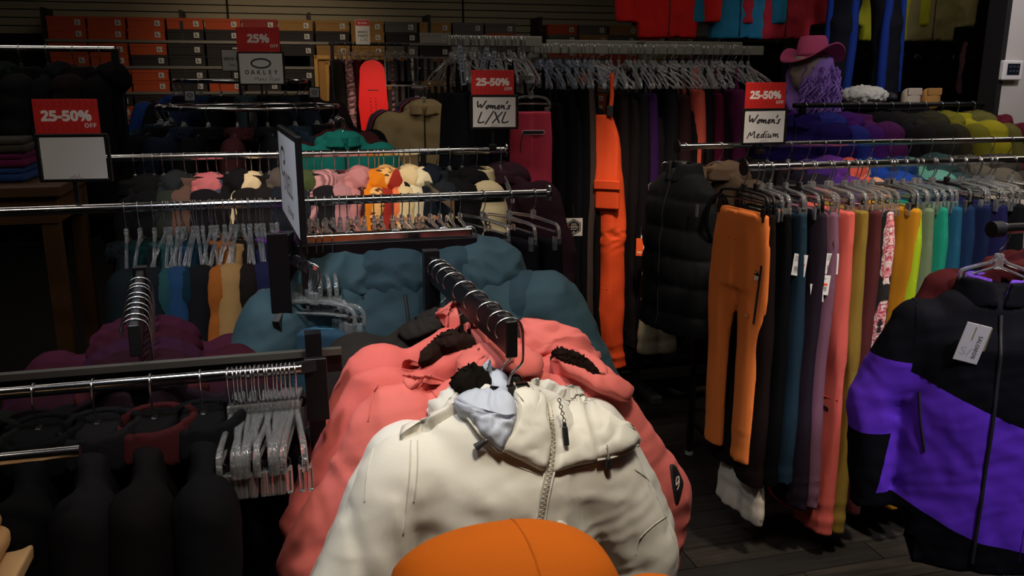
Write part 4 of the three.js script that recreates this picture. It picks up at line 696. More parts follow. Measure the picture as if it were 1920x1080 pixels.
// left rack, near rail: clear trouser hangers with black trousers, and tops at the left
for (const x of [578, 592, 608, 622, 636, 650, 668, 682, 700, 714, 735, 752, 766, 784, 806, 824, 845, 862]) { const p = onBar(barB, x, 0.0135); pantsHanger('clear trouser hanger seen end-on above the chrome beam', M.clear, p, ACROSS + jit(0.1), 'clear hangers on the near rail above the beam', 0.14); }
const bPants = [[600, 0x111114], [650, 0x17151a], [705, 0x0f1013], [760, 0x16181c], [815, 0x101012], [860, 0x141316]];
bPants.forEach(([x, c], i) => pants(PM.ski2, ['black trousers far left behind the chrome beam', 'black trousers second behind the chrome beam', 'black trousers below the middle of the near rail', 'charcoal trousers right of the middle behind the beam', 'black trousers towards the right end of the beam', 'black trousers just past the right end of the beam'][i], cloth(c), hangY(onBar(barB, x, 0.0135)), ACROSS + jit(0.08)));
for (const [x, c, l, a] of [[905, 0x0d0d10, 'black trousers on an angled clear hanger, left of the last three', 0.32], [955, 0x121013, 'black trousers on the middle one of three angled clear hangers', 0.3], [1000, 0x0f0e12, 'black trousers on the clear hanger at the right end of the near rail', 0.28]]) {
  const p = onBar(barB, x, 0.0135); pantsHanger('angled clear trouser hanger at the right end of the near rail', M.clear, p, ACROSS + a, 'angled hangers at the end of the near rail', 0.15); pants(PM.ski, l, cloth(c), hangY(p), ACROSS + a);
}
const BROW = [[232, 0x141a1c, 'black top at the left end of the near rail'], [258, 0x0c2424, 'dark teal top on the near rail, far left'], [285, 0x14181c, 'charcoal top on the near rail left of the aqua one'], [312, 0x153c3e, 'aqua top hanging under the clear hangers'], [338, 0x123352, 'mid blue top right of the aqua one'], [362, 0x0f2430, 'petrol blue top left of the orange vest'], [392, 0x141416, 'black top behind the orange vest'], [418, 0x8a4a14, 'rust orange vest left of the tan one'], [440, 0x8f6d40, 'tan open-collar overshirt above the low rack'], [464, 0x1b1512, 'dark brown jacket with a long price tag'], [486, 0x1c1d38, 'navy blue trousers-suit top left of the purple one'], [506, 0x5a1f72, 'bright purple fleece beside the black end plate']];
BROW.forEach(([x, c, label], i) => {
  const p = onBar(barB, x, 0.0135), turn = ACROSS + jit(0.12); shirtHanger('clear plastic shirt hanger crowded on the near rail left of the topper', M.clear, p, turn, 'clear shirt hangers left of the topper', 0.2);
  const t = jacket(JM[i % 2 ? 'fleece' : 'small'], 'shirt', label, cloth(c), V(p.x, p.y - 0.02, p.z), turn, undefined, { cat: 'shirt' });
  if (x === 464) swingTag(t, 'price_tag', 0.05, 0.12, price, V(0.23, -0.3, 0.09), [0, 1.2, -0.05], 0x15120f);
});
for (let i = 0; i < 18; i++) shirtHanger('empty clear shirt hanger crowded on the near rail left of the topper', M.clear, onBar(barB, 305 + i * 12.4 + jit(4), 0.0135), ACROSS + jit(0.2), 'empty clear shirt hangers left of the topper', 0.2);

// right rack, far rail
const FROW = [[1350, 'shell', 0x4d3d30, 'brown hooded jacket right of the black puffer vest'], [1398, 'shell2', 0x131315, 'black hooded jacket right of the brown one'], [1440, 'fleece', 0x15151a, 'black jacket behind the first trousers of the near rail'], [1480, 'puff', 0x1c1826, 'dark violet grey puffer behind the clear hangers'], [1515, 'shell', 0x3b1d6e, 'deep violet jacket on the far rail'], [1545, 'shell2', 0x5b2a86, 'purple jacket left of the coral one on the far rail'], [1572, 'shell', 0xd0584e, 'coral jacket behind the right rack\'s hangers'], [1598, 'fleece', 0xd7a57f, 'peach jacket right of the coral one'], [1634, 'puff', 0x1746a8, 'royal blue puffer on the far rail of the right rack'], [1668, 'shell', 0x173a72, 'navy blue jacket right of the royal blue puffer'], [1704, 'puff', 0x6fb7a8, 'mint green puffer on the far rail of the right rack'], [1745, 'shell2', 0x3c5a5e, 'grey teal jacket right of the mint one'], [1785, 'fleece', 0x55585a, 'mid grey fleece on the far rail'], [1822, 'puff', 0x8b8578, 'stone grey puffer on the far rail'], [1860, 'shell', 0x5a5652, 'warm grey jacket near the right edge'], [1895, 'fleece', 0x7b2a30, 'dark red jacket at the right edge of the far rail']];
for (const [x, m, c, label] of FROW) { const p = onBar(barF, x), turn = ACROSS + jit(0.1) + (x === 1350 ? 0.35 : x === 1398 ? 0.3 : 0); shirtHanger('wire hooked hanger holding a jacket on the far right rail', M.clear, p, turn, 'hangers in the jackets on the far right rail', 0.19); jacket(JM[m], 'jacket', label, cloth(c), p, turn); }
{ const p = onBar(barF, 1284), turn = ACROSS + 0.24; shirtHanger('clear hanger in the black puffer vest', M.clear, p, turn, undefined, 0.18); const t = jacket(JM.vest, 'puffer_vest', 'black quilted puffer vest at the left end of the right rack', cloth(0x1e1f21, { r: 0.6 }), p, turn, undefined, { cat: 'vest' }); part(t, 'armhole_trim', tube([0, 0.5, 1, 1.6, 2.2, 2.9, 3.6, 4.4, 5.2, 5.9].map(a => [0.212, -0.27 + Math.sin(a) * 0.09, Math.cos(a) * 0.055]), 0.008, 6, 40, true), cloth(0x09090a)); part(t, 'lapel_tag', box(0.012, 0.05, 0.004, 0.19, -0.24, 0.085, 0.001), M.clear); }

// ---------------------------------------------------------------- teal jackets and clear hangers by the topper rack
const BIG = { teal: jacketModel({ seed: 21, hood: true, hoodR: [0.16, 0.1, 0.1], collar: false, crease: 0.004, sh: 0.21, sleeve: 0.088, spread: 0.1, front: 0.1, rear: 0.06, fold: 0.009, cell: 0.0085 }), teal2: jacketModel({ seed: 22, crease: 0.004, hood: true, hoodR: [0.15, 0.11, 0.1], sh: 0.21, sleeve: 0.09, spread: 0.11, front: 0.1, rear: 0.06, fold: 0.009, cell: 0.0085, collar: false }), maroon: jacketModel({ seed: 23, hood: true, sh: 0.2, sleeve: 0.08, spread: 0.12, front: 0.05, rear: 0.04, fold: 0.01, flat: 0.75, cell: 0.0105 }), black: jacketModel({ seed: 24, sh: 0.2, sleeve: 0.075, front: 0.05, rear: 0.04, flat: 0.7, fold: 0.009, cell: 0.013 }) };
const TEAL = cloth(0x30474f, { r: 0.75 }), TEAL2 = cloth(0x263b44, { r: 0.78 });
[[655, 8, 'teal', TEAL, 'dark teal hooded jacket nearest the bunched clear hangers', 0.35], [742, 8, 'teal2', TEAL2, 'dark teal hooded jacket behind the left end of the jacket arm', 0.15], [832, 8, 'teal', TEAL2, 'dark teal jacket half hidden behind the jacket arm', -0.1], [880, 8, 'teal2', TEAL, 'dark teal hooded jacket right of the jacket arm', -0.25]].forEach(([x, dy, m, mat, label, a]) => {
  const p = along(beamR, RIGHT, barAt(beamR, x)); p.y += 0.012;
  shirtHanger('wire hooked clear hanger in a teal jacket on the chrome beam', M.clear, p, YAW + a, 'hangers in the teal jackets', 0.15); const t = jacket(BIG[m], 'jacket', label, mat, V(p.x, p.y, p.z), YAW + a);
  if (m === 'teal') part(t, 'hood_lining', new THREE.SphereGeometry(1, 24, 12).scale(0.1, 0.05, 0.06).translate(0, -0.125, -0.012), cloth(0x141518), 'black hood lining');
});
for (const x of [575, 592, 603, 622]) { const p = along(beamR, RIGHT, barAt(beamR, x)); p.y += 0.012; pantsHanger('short wire hooked hanger on the left part of the chrome beam', M.clear, p, ACROSS + jit(0.1), 'hangers on the left part of the chrome beam', 0.12); }
{ const peg0 = V(postB.x, 1.235, postB.z), peg1 = along(along(peg0, NEAR, 0.16), RIGHT, 0.05); const t = thing('hanger_peg', 'thin chrome peg on the black post, holding clear hangers', 'peg', peg0); const g = rod(peg0, peg1, 0.005); ONTO(peg0, [g]); part(t, 'rod', g, M.chrome);
  for (let i = 0; i < 8; i++) { const p = peg0.clone().lerp(peg1, 0.2 + i * 0.1); p.y += 0.005; pantsHanger('clear trouser hanger bunched on the peg beside the black post', M.clear, p, YAW - 0.55 + jit(0.2), 'clear hangers bunched on the peg', 0.1 + rr() * 0.03); }
  const dn = [0x2f5a78, 0x2a4a60, 0x3c6f8c, 0x1f3a4c]; dn.forEach((c, i) => { const p = peg0.clone().lerp(peg1, 0.3 + i * 0.2); pants(PM.slim, ['mid blue ribbed leggings below the bunched clear hangers', 'dark blue leggings second below the bunched clear hangers', 'light blue leggings below the bunched clear hangers', 'navy leggings nearest the camera below the bunched hangers'][i], cloth(c, { b: 0.001 }), V(p.x, p.y - 0.15, p.z), YAW - 0.55 + i * 0.06); }); }
// brand topper sign on the black rack
{ const tex = print(640, 256, (g, w, h) => { const gr = '#dfe4ec'; g.fillStyle = gr; g.fillRect(0, 0, w, h); g.strokeStyle = '#2a2c33'; g.lineWidth = 13; g.lineCap = 'round'; g.beginPath(); g.moveTo(150, 128); g.bezierCurveTo(40, 128, 60, 30, 190, 46); g.bezierCurveTo(280, 58, 250, 96, 190, 84); g.stroke(); g.fillStyle = '#2a2c33'; g.save(); g.transform(1, 0, -0.2, 1, 0, 0); g.font = 'bold 84px sans-serif'; g.fillText("O'NEILL", 190, 172); g.restore(); brush(g, 'outerwear'.replace(/[^outerwa]/g, ''), 250, 232, 44, 0.11, '#2a2c33'); });
  const nearTop = P(558, 262, 1.93), farTop = P(525, 245, 2.42); farTop.y = nearTop.y; const L = nearTop.distanceTo(farTop), h = 0.235, mid = nearTop.clone().lerp(farTop, 0.5), d = nearTop.clone().sub(farTop).normalize();
  const t = thing('brand_sign', 'white landscape brand sign in a black frame, seen edge-on above the rack', 'sign', V(mid.x, mid.y - h / 2, mid.z), Math.atan2(d.x, d.z) - Math.PI / 2);
  part(t, 'board', box(L, h, 0.012), plain(0x14141a, 0.5)); for (const [w, hh, x, y] of [[L + 0.03, 0.016, 0, h / 2], [L + 0.03, 0.016, 0, -h / 2], [0.016, h, L / 2 + 0.007, 0], [0.016, h, -L / 2 - 0.007, 0]]) part(t, 'frame_bar', box(w, hh, 0.014, x, y, 0, 0.003), M.black);
  for (const s of [1, -1]) part(t, s > 0 ? 'print' : 'rear_print', new THREE.PlaneGeometry(L - 0.008, h - 0.014).rotateY(s > 0 ? 0 : Math.PI).translate(0, 0, s * 0.0068), tex); part(t, 'stem', box(0.022, 0.15, 0.014, L / 2 - 0.02, -h / 2 - 0.075, 0), M.black); }

// ---------------------------------------------------------------- maroon jackets on the left face-out arm
[[0.03, 0x1b1016, 'black hooded jacket with brand lettering, foremost on the left arm'], [0.12, 0x270f18, 'dark maroon jacket second on the left arm'], [0.21, 0x2e1426, 'plum jacket third on the left arm'], [0.31, 0x33121d, 'wine red jacket fourth on the left arm'], [0.4, 0x3c1727, 'maroon jacket rearmost on the left arm']].forEach(([s, c, label], i) => {
  const p = along(mTip, MARM, -s); shirtHanger('glossy black hanger in a maroon jacket on the left arm', M.gloss, p, MTURN, 'hangers on the left arm', 0.17, true);
  const t = jacket(BIG.maroon, 'jacket', label, cloth(c), V(p.x, p.y - 0.025, p.z), MTURN, undefined, i ? {} : { hoodMat: cloth(0x3c181c) });
  if (!i) { const tx = print(256, 64, (g, w, h) => { g.fillStyle = '#1b1016'; g.fillRect(0, 0, w, h); g.save(); g.transform(1, 0, -0.25, 1, 0, 0); g.fillStyle = '#b0504a'; g.font = 'bold 44px sans-serif'; g.fillText("O'NEILL", 34, 48); g.restore(); }), fz = (x, y) => { let z = 0.2; while (z > 0 && BIG.maroon.f(x, y, z) > 0) z -= 0.002; return z; }; part(t, 'chest_print', new THREE.PlaneGeometry(0.1, 0.024).rotateX(-0.35).translate(0.01, -0.205, fz(0.01, -0.205) + 0.012), tx); }
});
for (let i = 0; i < 4; i++) { const p = along(mTip, MARM, -0.07 - i * 0.09); shirtHanger('spare black hanger hooked on the left arm between jackets', M.gloss, p, MTURN + jit(0.1), 'spare hangers on the left arm', 0.16, true); }
// ---------------------------------------------------------------- low chrome rail at the lower left
const onRail = s => { const p = along(railEnd, RIGHT, -s); p.y += 0.0085; return p; };
for (let i = 0; i < 16; i++) pantsHanger('clear trouser hanger pushed to the right end of the low chrome rail', M.clear, onRail(0.012 + i * 0.0075), ACROSS + jit(0.12) - 0.05, 'clear hangers at the end of the low chrome rail', 0.15);
[['black jacket nearest the bunched clear hangers on the low rail', 0.17, 0x0c0c0e], ['black jacket with a red inner collar on the low rail', 0.25, 0x0e0c0d], ['charcoal jacket third along the low rail', 0.34, 0x131214], ['black jacket fourth along the low rail', 0.43, 0x0b0b0c], ['dark green jacket at the left part of the low rail', 0.53, 0x121512], ['black jacket at the left part of the low rail', 0.62, 0x0d0d0e], ['dark brown jacket last but one on the low rail', 0.72, 0x15110f], ['black jacket last on the low rail at the left edge', 0.82, 0x0b0b0d]].forEach(([l, s, c], i) => { const p = onRail(s); shirtHanger('wire hook hanger in a black jacket on the low rail', M.black, p, ACROSS, 'hangers in the black jackets on the low rail', 0.13); jacket(BIG.black, 'jacket', l, cloth(c), V(p.x, p.y + 0.02, p.z), ACROSS + jit(0.1), undefined, i === 1 ? { collarMat: cloth(0x341214) } : {}); });
{ const a = P(150, 846, 1.12), b = along(a, RIGHT, -0.5), t = thing('rail_stub', 'short chrome rail end in the dark lower left corner', 'rail', down(along(b, RIGHT, 0.1))); const l = [rod(b, a, 0.009), new THREE.CylinderGeometry(0.012, 0.012, b.y, 14).translate(b.x + 0.1, b.y / 2, b.z - 0.026), new THREE.CylinderGeometry(0.12, 0.13, 0.02, 20).translate(b.x + 0.1, 0.01, b.z - 0.026)]; ONTO(t.position, l); part(t, 'rail', l[0], M.chrome); part(t, 'leg', l[1], M.blackSteel); part(t, 'base', l[2], M.blackSteel); }
{ const p = P(20, 1010, 0.95), t = thing('display_block', 'pale wooden display block cut by the lower left corner', 'display block', V(p.x - 0.2, 0, p.z - 0.02), YAW); part(t, 'body', box(0.3, 0.98, 0.28, 0, 0.49, 0, 0.008), plain(0xb58f62, 0.7)); part(t, 'top', box(0.32, 0.022, 0.3, 0, 0.99, 0, 0.005), plain(0xc9a273, 0.6)); const k = thing('knit_top', 'folded tan knit top on the pale wooden block', 'top', V(p.x - 0.2, 1.001, p.z - 0.02), YAW); part(k, 'body', box(0.27, 0.03, 0.24, 0, 0.0155, 0, 0.014), cloth(0xc79a68)); part(k, 'fold', box(0.25, 0.026, 0.22, 0, 0.0435, 0, 0.012), cloth(0xc79a68)); }

// ---------------------------------------------------------------- tall trouser rack
const onG = x => { const p = along(barG, RIGHT, barAt(barG, x)); p.y += 0.023; return p; }, onG2 = x => { const p = along(barG2, RIGHT, barAt(barG2, x)); p.y += 0.023; return p; };
const G2ROW = [[850, 'far', 0x10131a], [866, 'bib', 0x0e0e11], [880, 'far', 0x0c0c0f], [896, 'bib', 0x101014], [912, 'far', 0x0d0e12], [928, 'far', 0x121015], [944, 'bib', 0x0e0d10], [960, 'far', 0x0c0d10], [976, 'bib', 0x131116]];
const gLabels = ['navy black ski trousers at the left end of the tall rack', 'black bib trousers second on the tall rack, with printed straps', 'black ski trousers third on the tall rack, behind the sale sign', 'black bib trousers fourth on the tall rack behind the sale sign', 'black ski trousers fifth on the tall rack behind the sale sign', 'black ski trousers sixth on the tall rack above the sign edge', 'black bib trousers above the right edge of the sale sign', 'black ski trousers just above the pink trousers', 'black bib trousers left of the first wide hanger'];
function straps(t, mat, up = 0.13, w = 0.055) { for (const s of [-1, 1]) part(t, 'strap', tube([[s * w * 1.5, -0.01, 0.0], [s * w * 1.25, up * 0.5, 0.006], [s * w * 1.05, up, 0]], 0.0085, 6, 14), mat); }
G2ROW.forEach(([x, m, c], i) => { const p = onG2(x), turn = ACROSS + jit(0.15); shirtHanger('clear shirt hanger with black trousers, left part of the tall rack', M.clear, p, turn, 'clear hangers on the left part of the tall rack', 0.18); const dy = rr() * 0.09, t = pants(PM[m], gLabels[i], cloth(c), V(p.x, p.y - 0.19 - dy, p.z), turn); straps(t, cloth(c), 0.08 + dy); });
for (const [x, y, k] of [[862, 108, 0.1], [914, 112, -0.28], [928, 118, -0.2]]) { const p = P(x, y - 24, 3.78), tx = print(48, 256, (g, w, h) => { g.fillStyle = '#7d8798'; g.fillRect(0, 0, w, h); g.fillStyle = '#151a24'; g.fillRect(10, 170, 28, 76); [[20, 14], [44, 20], [76, 10], [96, 18], [124, 12], [142, 18]].forEach(([y, k]) => { g.fillRect(12, y, 24, k * 0.4); g.fillRect(12, y, 7, k); g.fillRect(29, y, 7, k); }); }); const t = thing('printed_strap', { 862: 'leftmost printed webbing strap hanging on the tall rack', 914: 'middle printed webbing strap, tilted, on the tall rack', 928: 'rightmost printed webbing strap above the sale sign' }[x], 'strap', p, YAW - 0.3); t.rotation.z = k; part(t, 'webbing', box(0.022, 0.17, 0.004, 0, -0.085, 0, 0.001), plain(0x111319, 0.7)); part(t, 'print', new THREE.PlaneGeometry(0.019, 0.165).translate(0, -0.085, 0.0024), tx); }
const GROW = [[1012, 'far', 0x0d0e11, 'black ski trousers above the pink ones on the tall rack'], [1032, 'bib', 0x0f1013, 'black bib trousers behind the pink trousers'], [1050, 'far', 0x0c0c0e, 'black ski trousers carrying the hexagon tag'], [1066, 'bib', 0x111217, 'black bib trousers left of the striped pair'], [1082, 'far', 0x0c0c0f, 'black ski trousers just left of the striped pair'], [1096, 'far', 0x3b302c, 'brown grey ski trousers with pale side stripes'], [1112, 'bib', 0x0e0d0e, 'black bib trousers left of the orange bib'],
  [1160, 'far', 0x16100f, 'very dark brown ski trousers right of the orange bib'], [1176, 'bib', 0x120e0f, 'dark brown bib trousers right of the orange bib'], [1190, 'far', 0x0e0c10, 'black ski trousers with an orange and white tag'], [1205, 'far', 0x251036, 'deep purple ski trousers showing as a thin strip'], [1222, 'bib', 0x0d0d0f, 'black bib trousers by the grey upright'],
  [1248, 'far', 0x0f0e11, 'black ski trousers right of the grey upright'], [1264, 'far', 0x241315, 'dark brown ski trousers above the puffer vest'], [1280, 'bib', 0x0e0d0f, 'black bib trousers above the puffer vest'], [1297, 'far', 0xb04a3c, 'faded red ski trousers above the far rail'], [1316, 'far', 0x141113, 'black ski trousers right of the faded red ones'], [1336, 'far', 0x4a0f2a, 'crimson ski trousers above the far rail'], [1352, 'bib', 0x121013, 'black bib trousers right of the crimson pair'], [1372, 'far', 0x53103f, 'magenta ski trousers left of the medium sign'], [1392, 'far', 0x0f0f12, 'black ski trousers at the right end of the tall rack']];
for (const [x, m, c, label] of GROW) { const p = onG(x), turn = ACROSS + jit(0.18); shirtHanger('clear shirt hanger with ski trousers on the tall rack', M.clear, p, turn, 'clear hangers with trousers on the tall rack', 0.18); const dy = m === 'bib' ? 0.05 + rr() * 0.12 : rr() * 0.05, t = pants(PM[m], label, cloth(c), V(p.x, p.y - 0.19 - dy, p.z), turn); straps(t, cloth(c), 0.08 + dy); if (x === 1096) for (const s of [-0.09, 0.0]) part(t, 'side_stripe', tube([[s, -0.02, -0.03], [s, -0.5, -0.05], [s, -0.9, -0.045]], 0.008, 5, 16), plain(0x8c7f72, 0.8)); }
for (let i = 0; i < 34; i++) { const p = onG(1004 + i * 12 + jit(4)); shirtHanger('empty clear shirt hanger crowded on the tall rack\'s long rail', i < 9 ? M.blueClear : M.clear, p, ACROSS + jit(0.9) + 0.35, 'empty clear hangers on the long rail of the tall rack', 0.19); }
for (let i = 0; i < 16; i++) { const p = onG2(846 + i * 9 + jit(3)); shirtHanger('empty clear shirt hanger crowded on the tall rack\'s left rail', M.clear, p, ACROSS + jit(0.4) + 0.2, 'empty clear hangers on the left rail of the tall rack', 0.18); }
{ // orange bib overalls
  const p = along(onG(1108), NEAR, 0.0), turn = ACROSS + 0.95, OB = cloth(0xc9451c, { r: 0.75, sheen: 0.1 }), y0 = 0;
  shirtHanger('clear hanger holding the orange bib overalls', M.clear, p, turn, undefined, 0.17);
  const base = pantsField({ w: 0.085, hip: 0.15, t: 0.04, t2: 0.065, len: 1.27, hem: 0.105, knee: 0.068, apart: 0.082, crotch: 0.56, fold: 0.017, seed: 11 });
  const f = (x, y, z) => { const w = y > -0.32 ? -(0.02 * (1 - Math.min(1, -y / 0.32))) : 0; let d = base(x, y, z) - w; const k = Math.exp(-Math.pow((y + 0.6) / 0.05, 2)) * 0.012 * ridge(x * 14, y * 22, 1); return d - k; };
  const g = nets(f, [-0.26, -1.3, -0.14], [0.26, 0.012, 0.14], 0.0085), [l, r, b] = split(g, (x, y) => y > -0.33 ? 2 : legPick(x), 3), t = thing('bib_overalls', 'bright orange ski bib overalls hanging on the tall rack', 'bib overalls', along(V(p.x, p.y - 0.31, p.z), NEAR, 0.1), turn);
  part(t, 'leg', l, OB); part(t, 'leg', r, OB); part(t, 'bib', b, OB);
  const fz = (x, y, s = 1) => { let z = 0.16; while (z > 0 && f(x, y, s * z) > 0) z -= 0.002; return s * z; };
  for (const s of [-1, 1]) { const st = part(t, 'strap', tube([[s * 0.07, -0.02, 0.02], [s * 0.075, 0.07, 0.012], [s * 0.07, 0.15, 0.0], [s * 0.065, 0.17, -0.01]], 0.011, 6, 20), OB); part(st, 'buckle', box(0.03, 0.05, 0.012, s * 0.072, 0.0, 0.03, 0.003), M.rubber); }
  const pk = part(t, 'cargo_pocket', box(0.12, 0.13, 0.03, 0.08, -0.4, fz(0.08, -0.4) + 0.006, 0.012), OB); part(pk, 'pocket_flap', box(0.128, 0.045, 0.014, 0.08, -0.345, fz(0.08, -0.4) + 0.024, 0.006), OB);
  for (const s of [-1, 1]) { part(t, 'knee_seam', tube([-0.07, -0.03, 0.01, 0.05].map(x => [s * 0.08 + x, -0.86, fz(s * 0.08 + x, -0.86) + 0.001]), 0.0025, 5, 16), OB); part(t, 'hem_gaiter', new THREE.CylinderGeometry(0.075, 0.078, 0.035, 20, 1, true).scale(1.15, 1, 0.6).translate(s * 0.086, -1.275, 0), M.rubber); }
  swingTag(t, 'brand_tag', 0.036, 0.085, plain(0xe2531c, 0.7), V(-0.15, -0.78, 0.06), [0, -0.4, 0.05], 0xe2531c);
}
{ // pink trousers facing the aisle
  const a = P(996, 146, 3.72), b = V(barG2.x, a.y, barG2.z), peg = thing('face_out_peg', 'short steel peg above the pink trousers', 'peg', along(a, NEAR, -0.3)); const g = beamBetween(along(a, NEAR, -0.3), along(a, NEAR, 0.02), 0.012, 0.02); ONTO(peg.position, [g]); part(peg, 'bar', g, M.greySteel); const bk = box(0.03, 0.03, 0.012).rotateY(YAW).translate(...along(a, NEAR, -0.3).toArray()); ONTO(peg.position, [bk]); part(peg, 'bracket', bk, M.greySteel);
  const p = V(a.x, a.y + 0.01, a.z), turn = YAW - 0.12; pantsHanger('clear hanger above the pink trousers', M.clear, p, turn, undefined, 0.08);
  const m = pantsModel({ w: 0.085, hip: 0.092, t: 0.03, t2: 0.035, len: 0.9, hem: 0.05, knee: 0.045, apart: 0.042, crotch: 0.34, fold: 0.006, seed: 13, cell: 0.008, cut: -1.1 }), t = pants(m, 'hot pink ski trousers with a zipped pocket, facing the aisle', cloth(0xc23a54, { r: 0.75 }), hangY(p), turn);
  const zz = m.f; let z = 0.1; while (z > 0 && zz(-0.015, -0.085, z) > 0) z -= 0.002; const pk = part(t, 'pocket_zip', box(0.085, 0.012, 0.005, 0.004, -0.085, z + 0.003, 0.001), plain(0x1b1a22, 0.5)); part(pk, 'zip_frame', tube([[-0.04, -0.078, z + 0.003], [0.048, -0.078, z + 0.003], [0.048, -0.093, z + 0.003], [-0.04, -0.093, z + 0.003]], 0.0014, 4, 40, true), plain(0xc9bcc4, 0.5)); part(pk, 'zip_cord', tube([[-0.04, -0.09, z + 0.006], [-0.05, -0.12, z + 0.01], [-0.052, -0.17, z + 0.006]], 0.002, 5, 12), M.rubber);
}
{ // tags on the tall rack
  const hex = print(160, 160, (g, w, h) => { g.fillStyle = '#d9d4cc'; g.fillRect(0, 0, w, h); const H = (r, c, lw) => { g.beginPath(); for (let i = 0; i < 6; i++) { const a = Math.PI / 6 + i * Math.PI / 3; g.lineTo(80 + r * Math.cos(a), 80 + r * Math.sin(a)); } g.closePath(); if (lw) { g.strokeStyle = c; g.lineWidth = lw; g.stroke(); } else { g.fillStyle = c; g.fill(); } }; H(74, '#151313'); H(62, '#d9d4cc', 4); g.textAlign = 'center'; g.fillStyle = '#d9d4cc'; g.fillRect(64, 46, 14, 5); g.fillRect(84, 46, 14, 5); g.fillRect(54, 56, 52, 5); g.font = 'bold 25px sans-serif'; g.fillStyle = '#d4553a'; g.fillRect(24, 70, 9, 18); g.fillRect(36, 74, 9, 14); g.fillStyle = '#d9d4cc'; g.fillText('REPEL', 88, 88); g.fillRect(52, 98, 58, 5); g.beginPath(); g.arc(80, 124, 7, 0, 7); g.fill(); });
  const mk = (x, y, D, label, w, h, face, rim, turn) => { const t = thing('swing_tag', label, 'tag', P(x, y, D), turn); part(t, 'card', box(w, h, 0.0016, 0, -h / 2, 0), plain(rim, 0.7)); part(t, 'print', new THREE.PlaneGeometry(w * 0.99, h * 0.99).translate(0, -h / 2, 0.0011), face); part(t, 'thread', tube([[0, -0.003, 0], [0.003, 0.02, -0.01], [0, 0.05, -0.04]], 0.001, 4, 8), M.rubber); };
  mk(1076, 409, 3.98, 'square pale tag with a black hexagon emblem on black trousers', 0.083, 0.085, hex, 0xd9d4cc, YAW - 0.2); mk(1200, 447, 4.02, 'plain orange swing tag right of the orange overalls', 0.034, 0.085, print(64, 128, (g, w, h) => { g.fillStyle = '#e0531d'; g.fillRect(0, 0, w, h); g.fillStyle = '#c9b9a8'; g.fillRect(10, 96, 44, 12); }), 0xe0531d, YAW - 0.5);
  mk(1213, 441, 4.04, 'white swing tag with red print behind the orange one', 0.056, 0.084, print(96, 128, (g, w, h) => { g.fillStyle = '#cfcac0'; g.fillRect(0, 0, w, h); g.strokeStyle = '#c2452c'; g.lineWidth = 5; g.beginPath(); g.moveTo(44, 20); g.lineTo(60, 14); g.lineTo(76, 34); g.lineTo(50, 62); g.lineTo(70, 90); g.stroke(); g.fillStyle = '#444'; g.fillRect(12, 40, 26, 4); g.fillRect(12, 50, 20, 4); }), 0xcfcac0, YAW - 0.2); mk(1213, 462, 4.06, 'lowest white paper tag under the red printed one', 0.05, 0.05, price, 0xd6d1c8, YAW + 0.1);
  for (const [x, y, l, k] of [[1245, 585, 'cream trouser leg hanging below the black vest', 0]]) { const p = P(x, y - 220, 4.0), t = pants(pantsModel({ w: 0.07, hip: 0.075, len: 0.78, hem: 0.055, knee: 0.05, apart: 0.04, crotch: 0.2, seed: 15, cell: 0.012 }), 'cream trousers whose cuffs show below the black puffer vest', cloth(0xb0a78e), p, YAW - 0.2); const h = thing('pants_hanger', 'clear hanger of the cream trousers behind the vest', 'hanger', V(p.x, p.y + 0.15, p.z), YAW - 0.2); part(h, 'hook', hookGeo(0.075, 0.017), M.wire); part(h, 'bar', tube([[-0.07, -0.13, 0], [-0.07, -0.1, 0], [0, -0.09, 0], [0.07, -0.1, 0], [0.07, -0.13, 0]], 0.005, 6, 24), M.clear); }
}

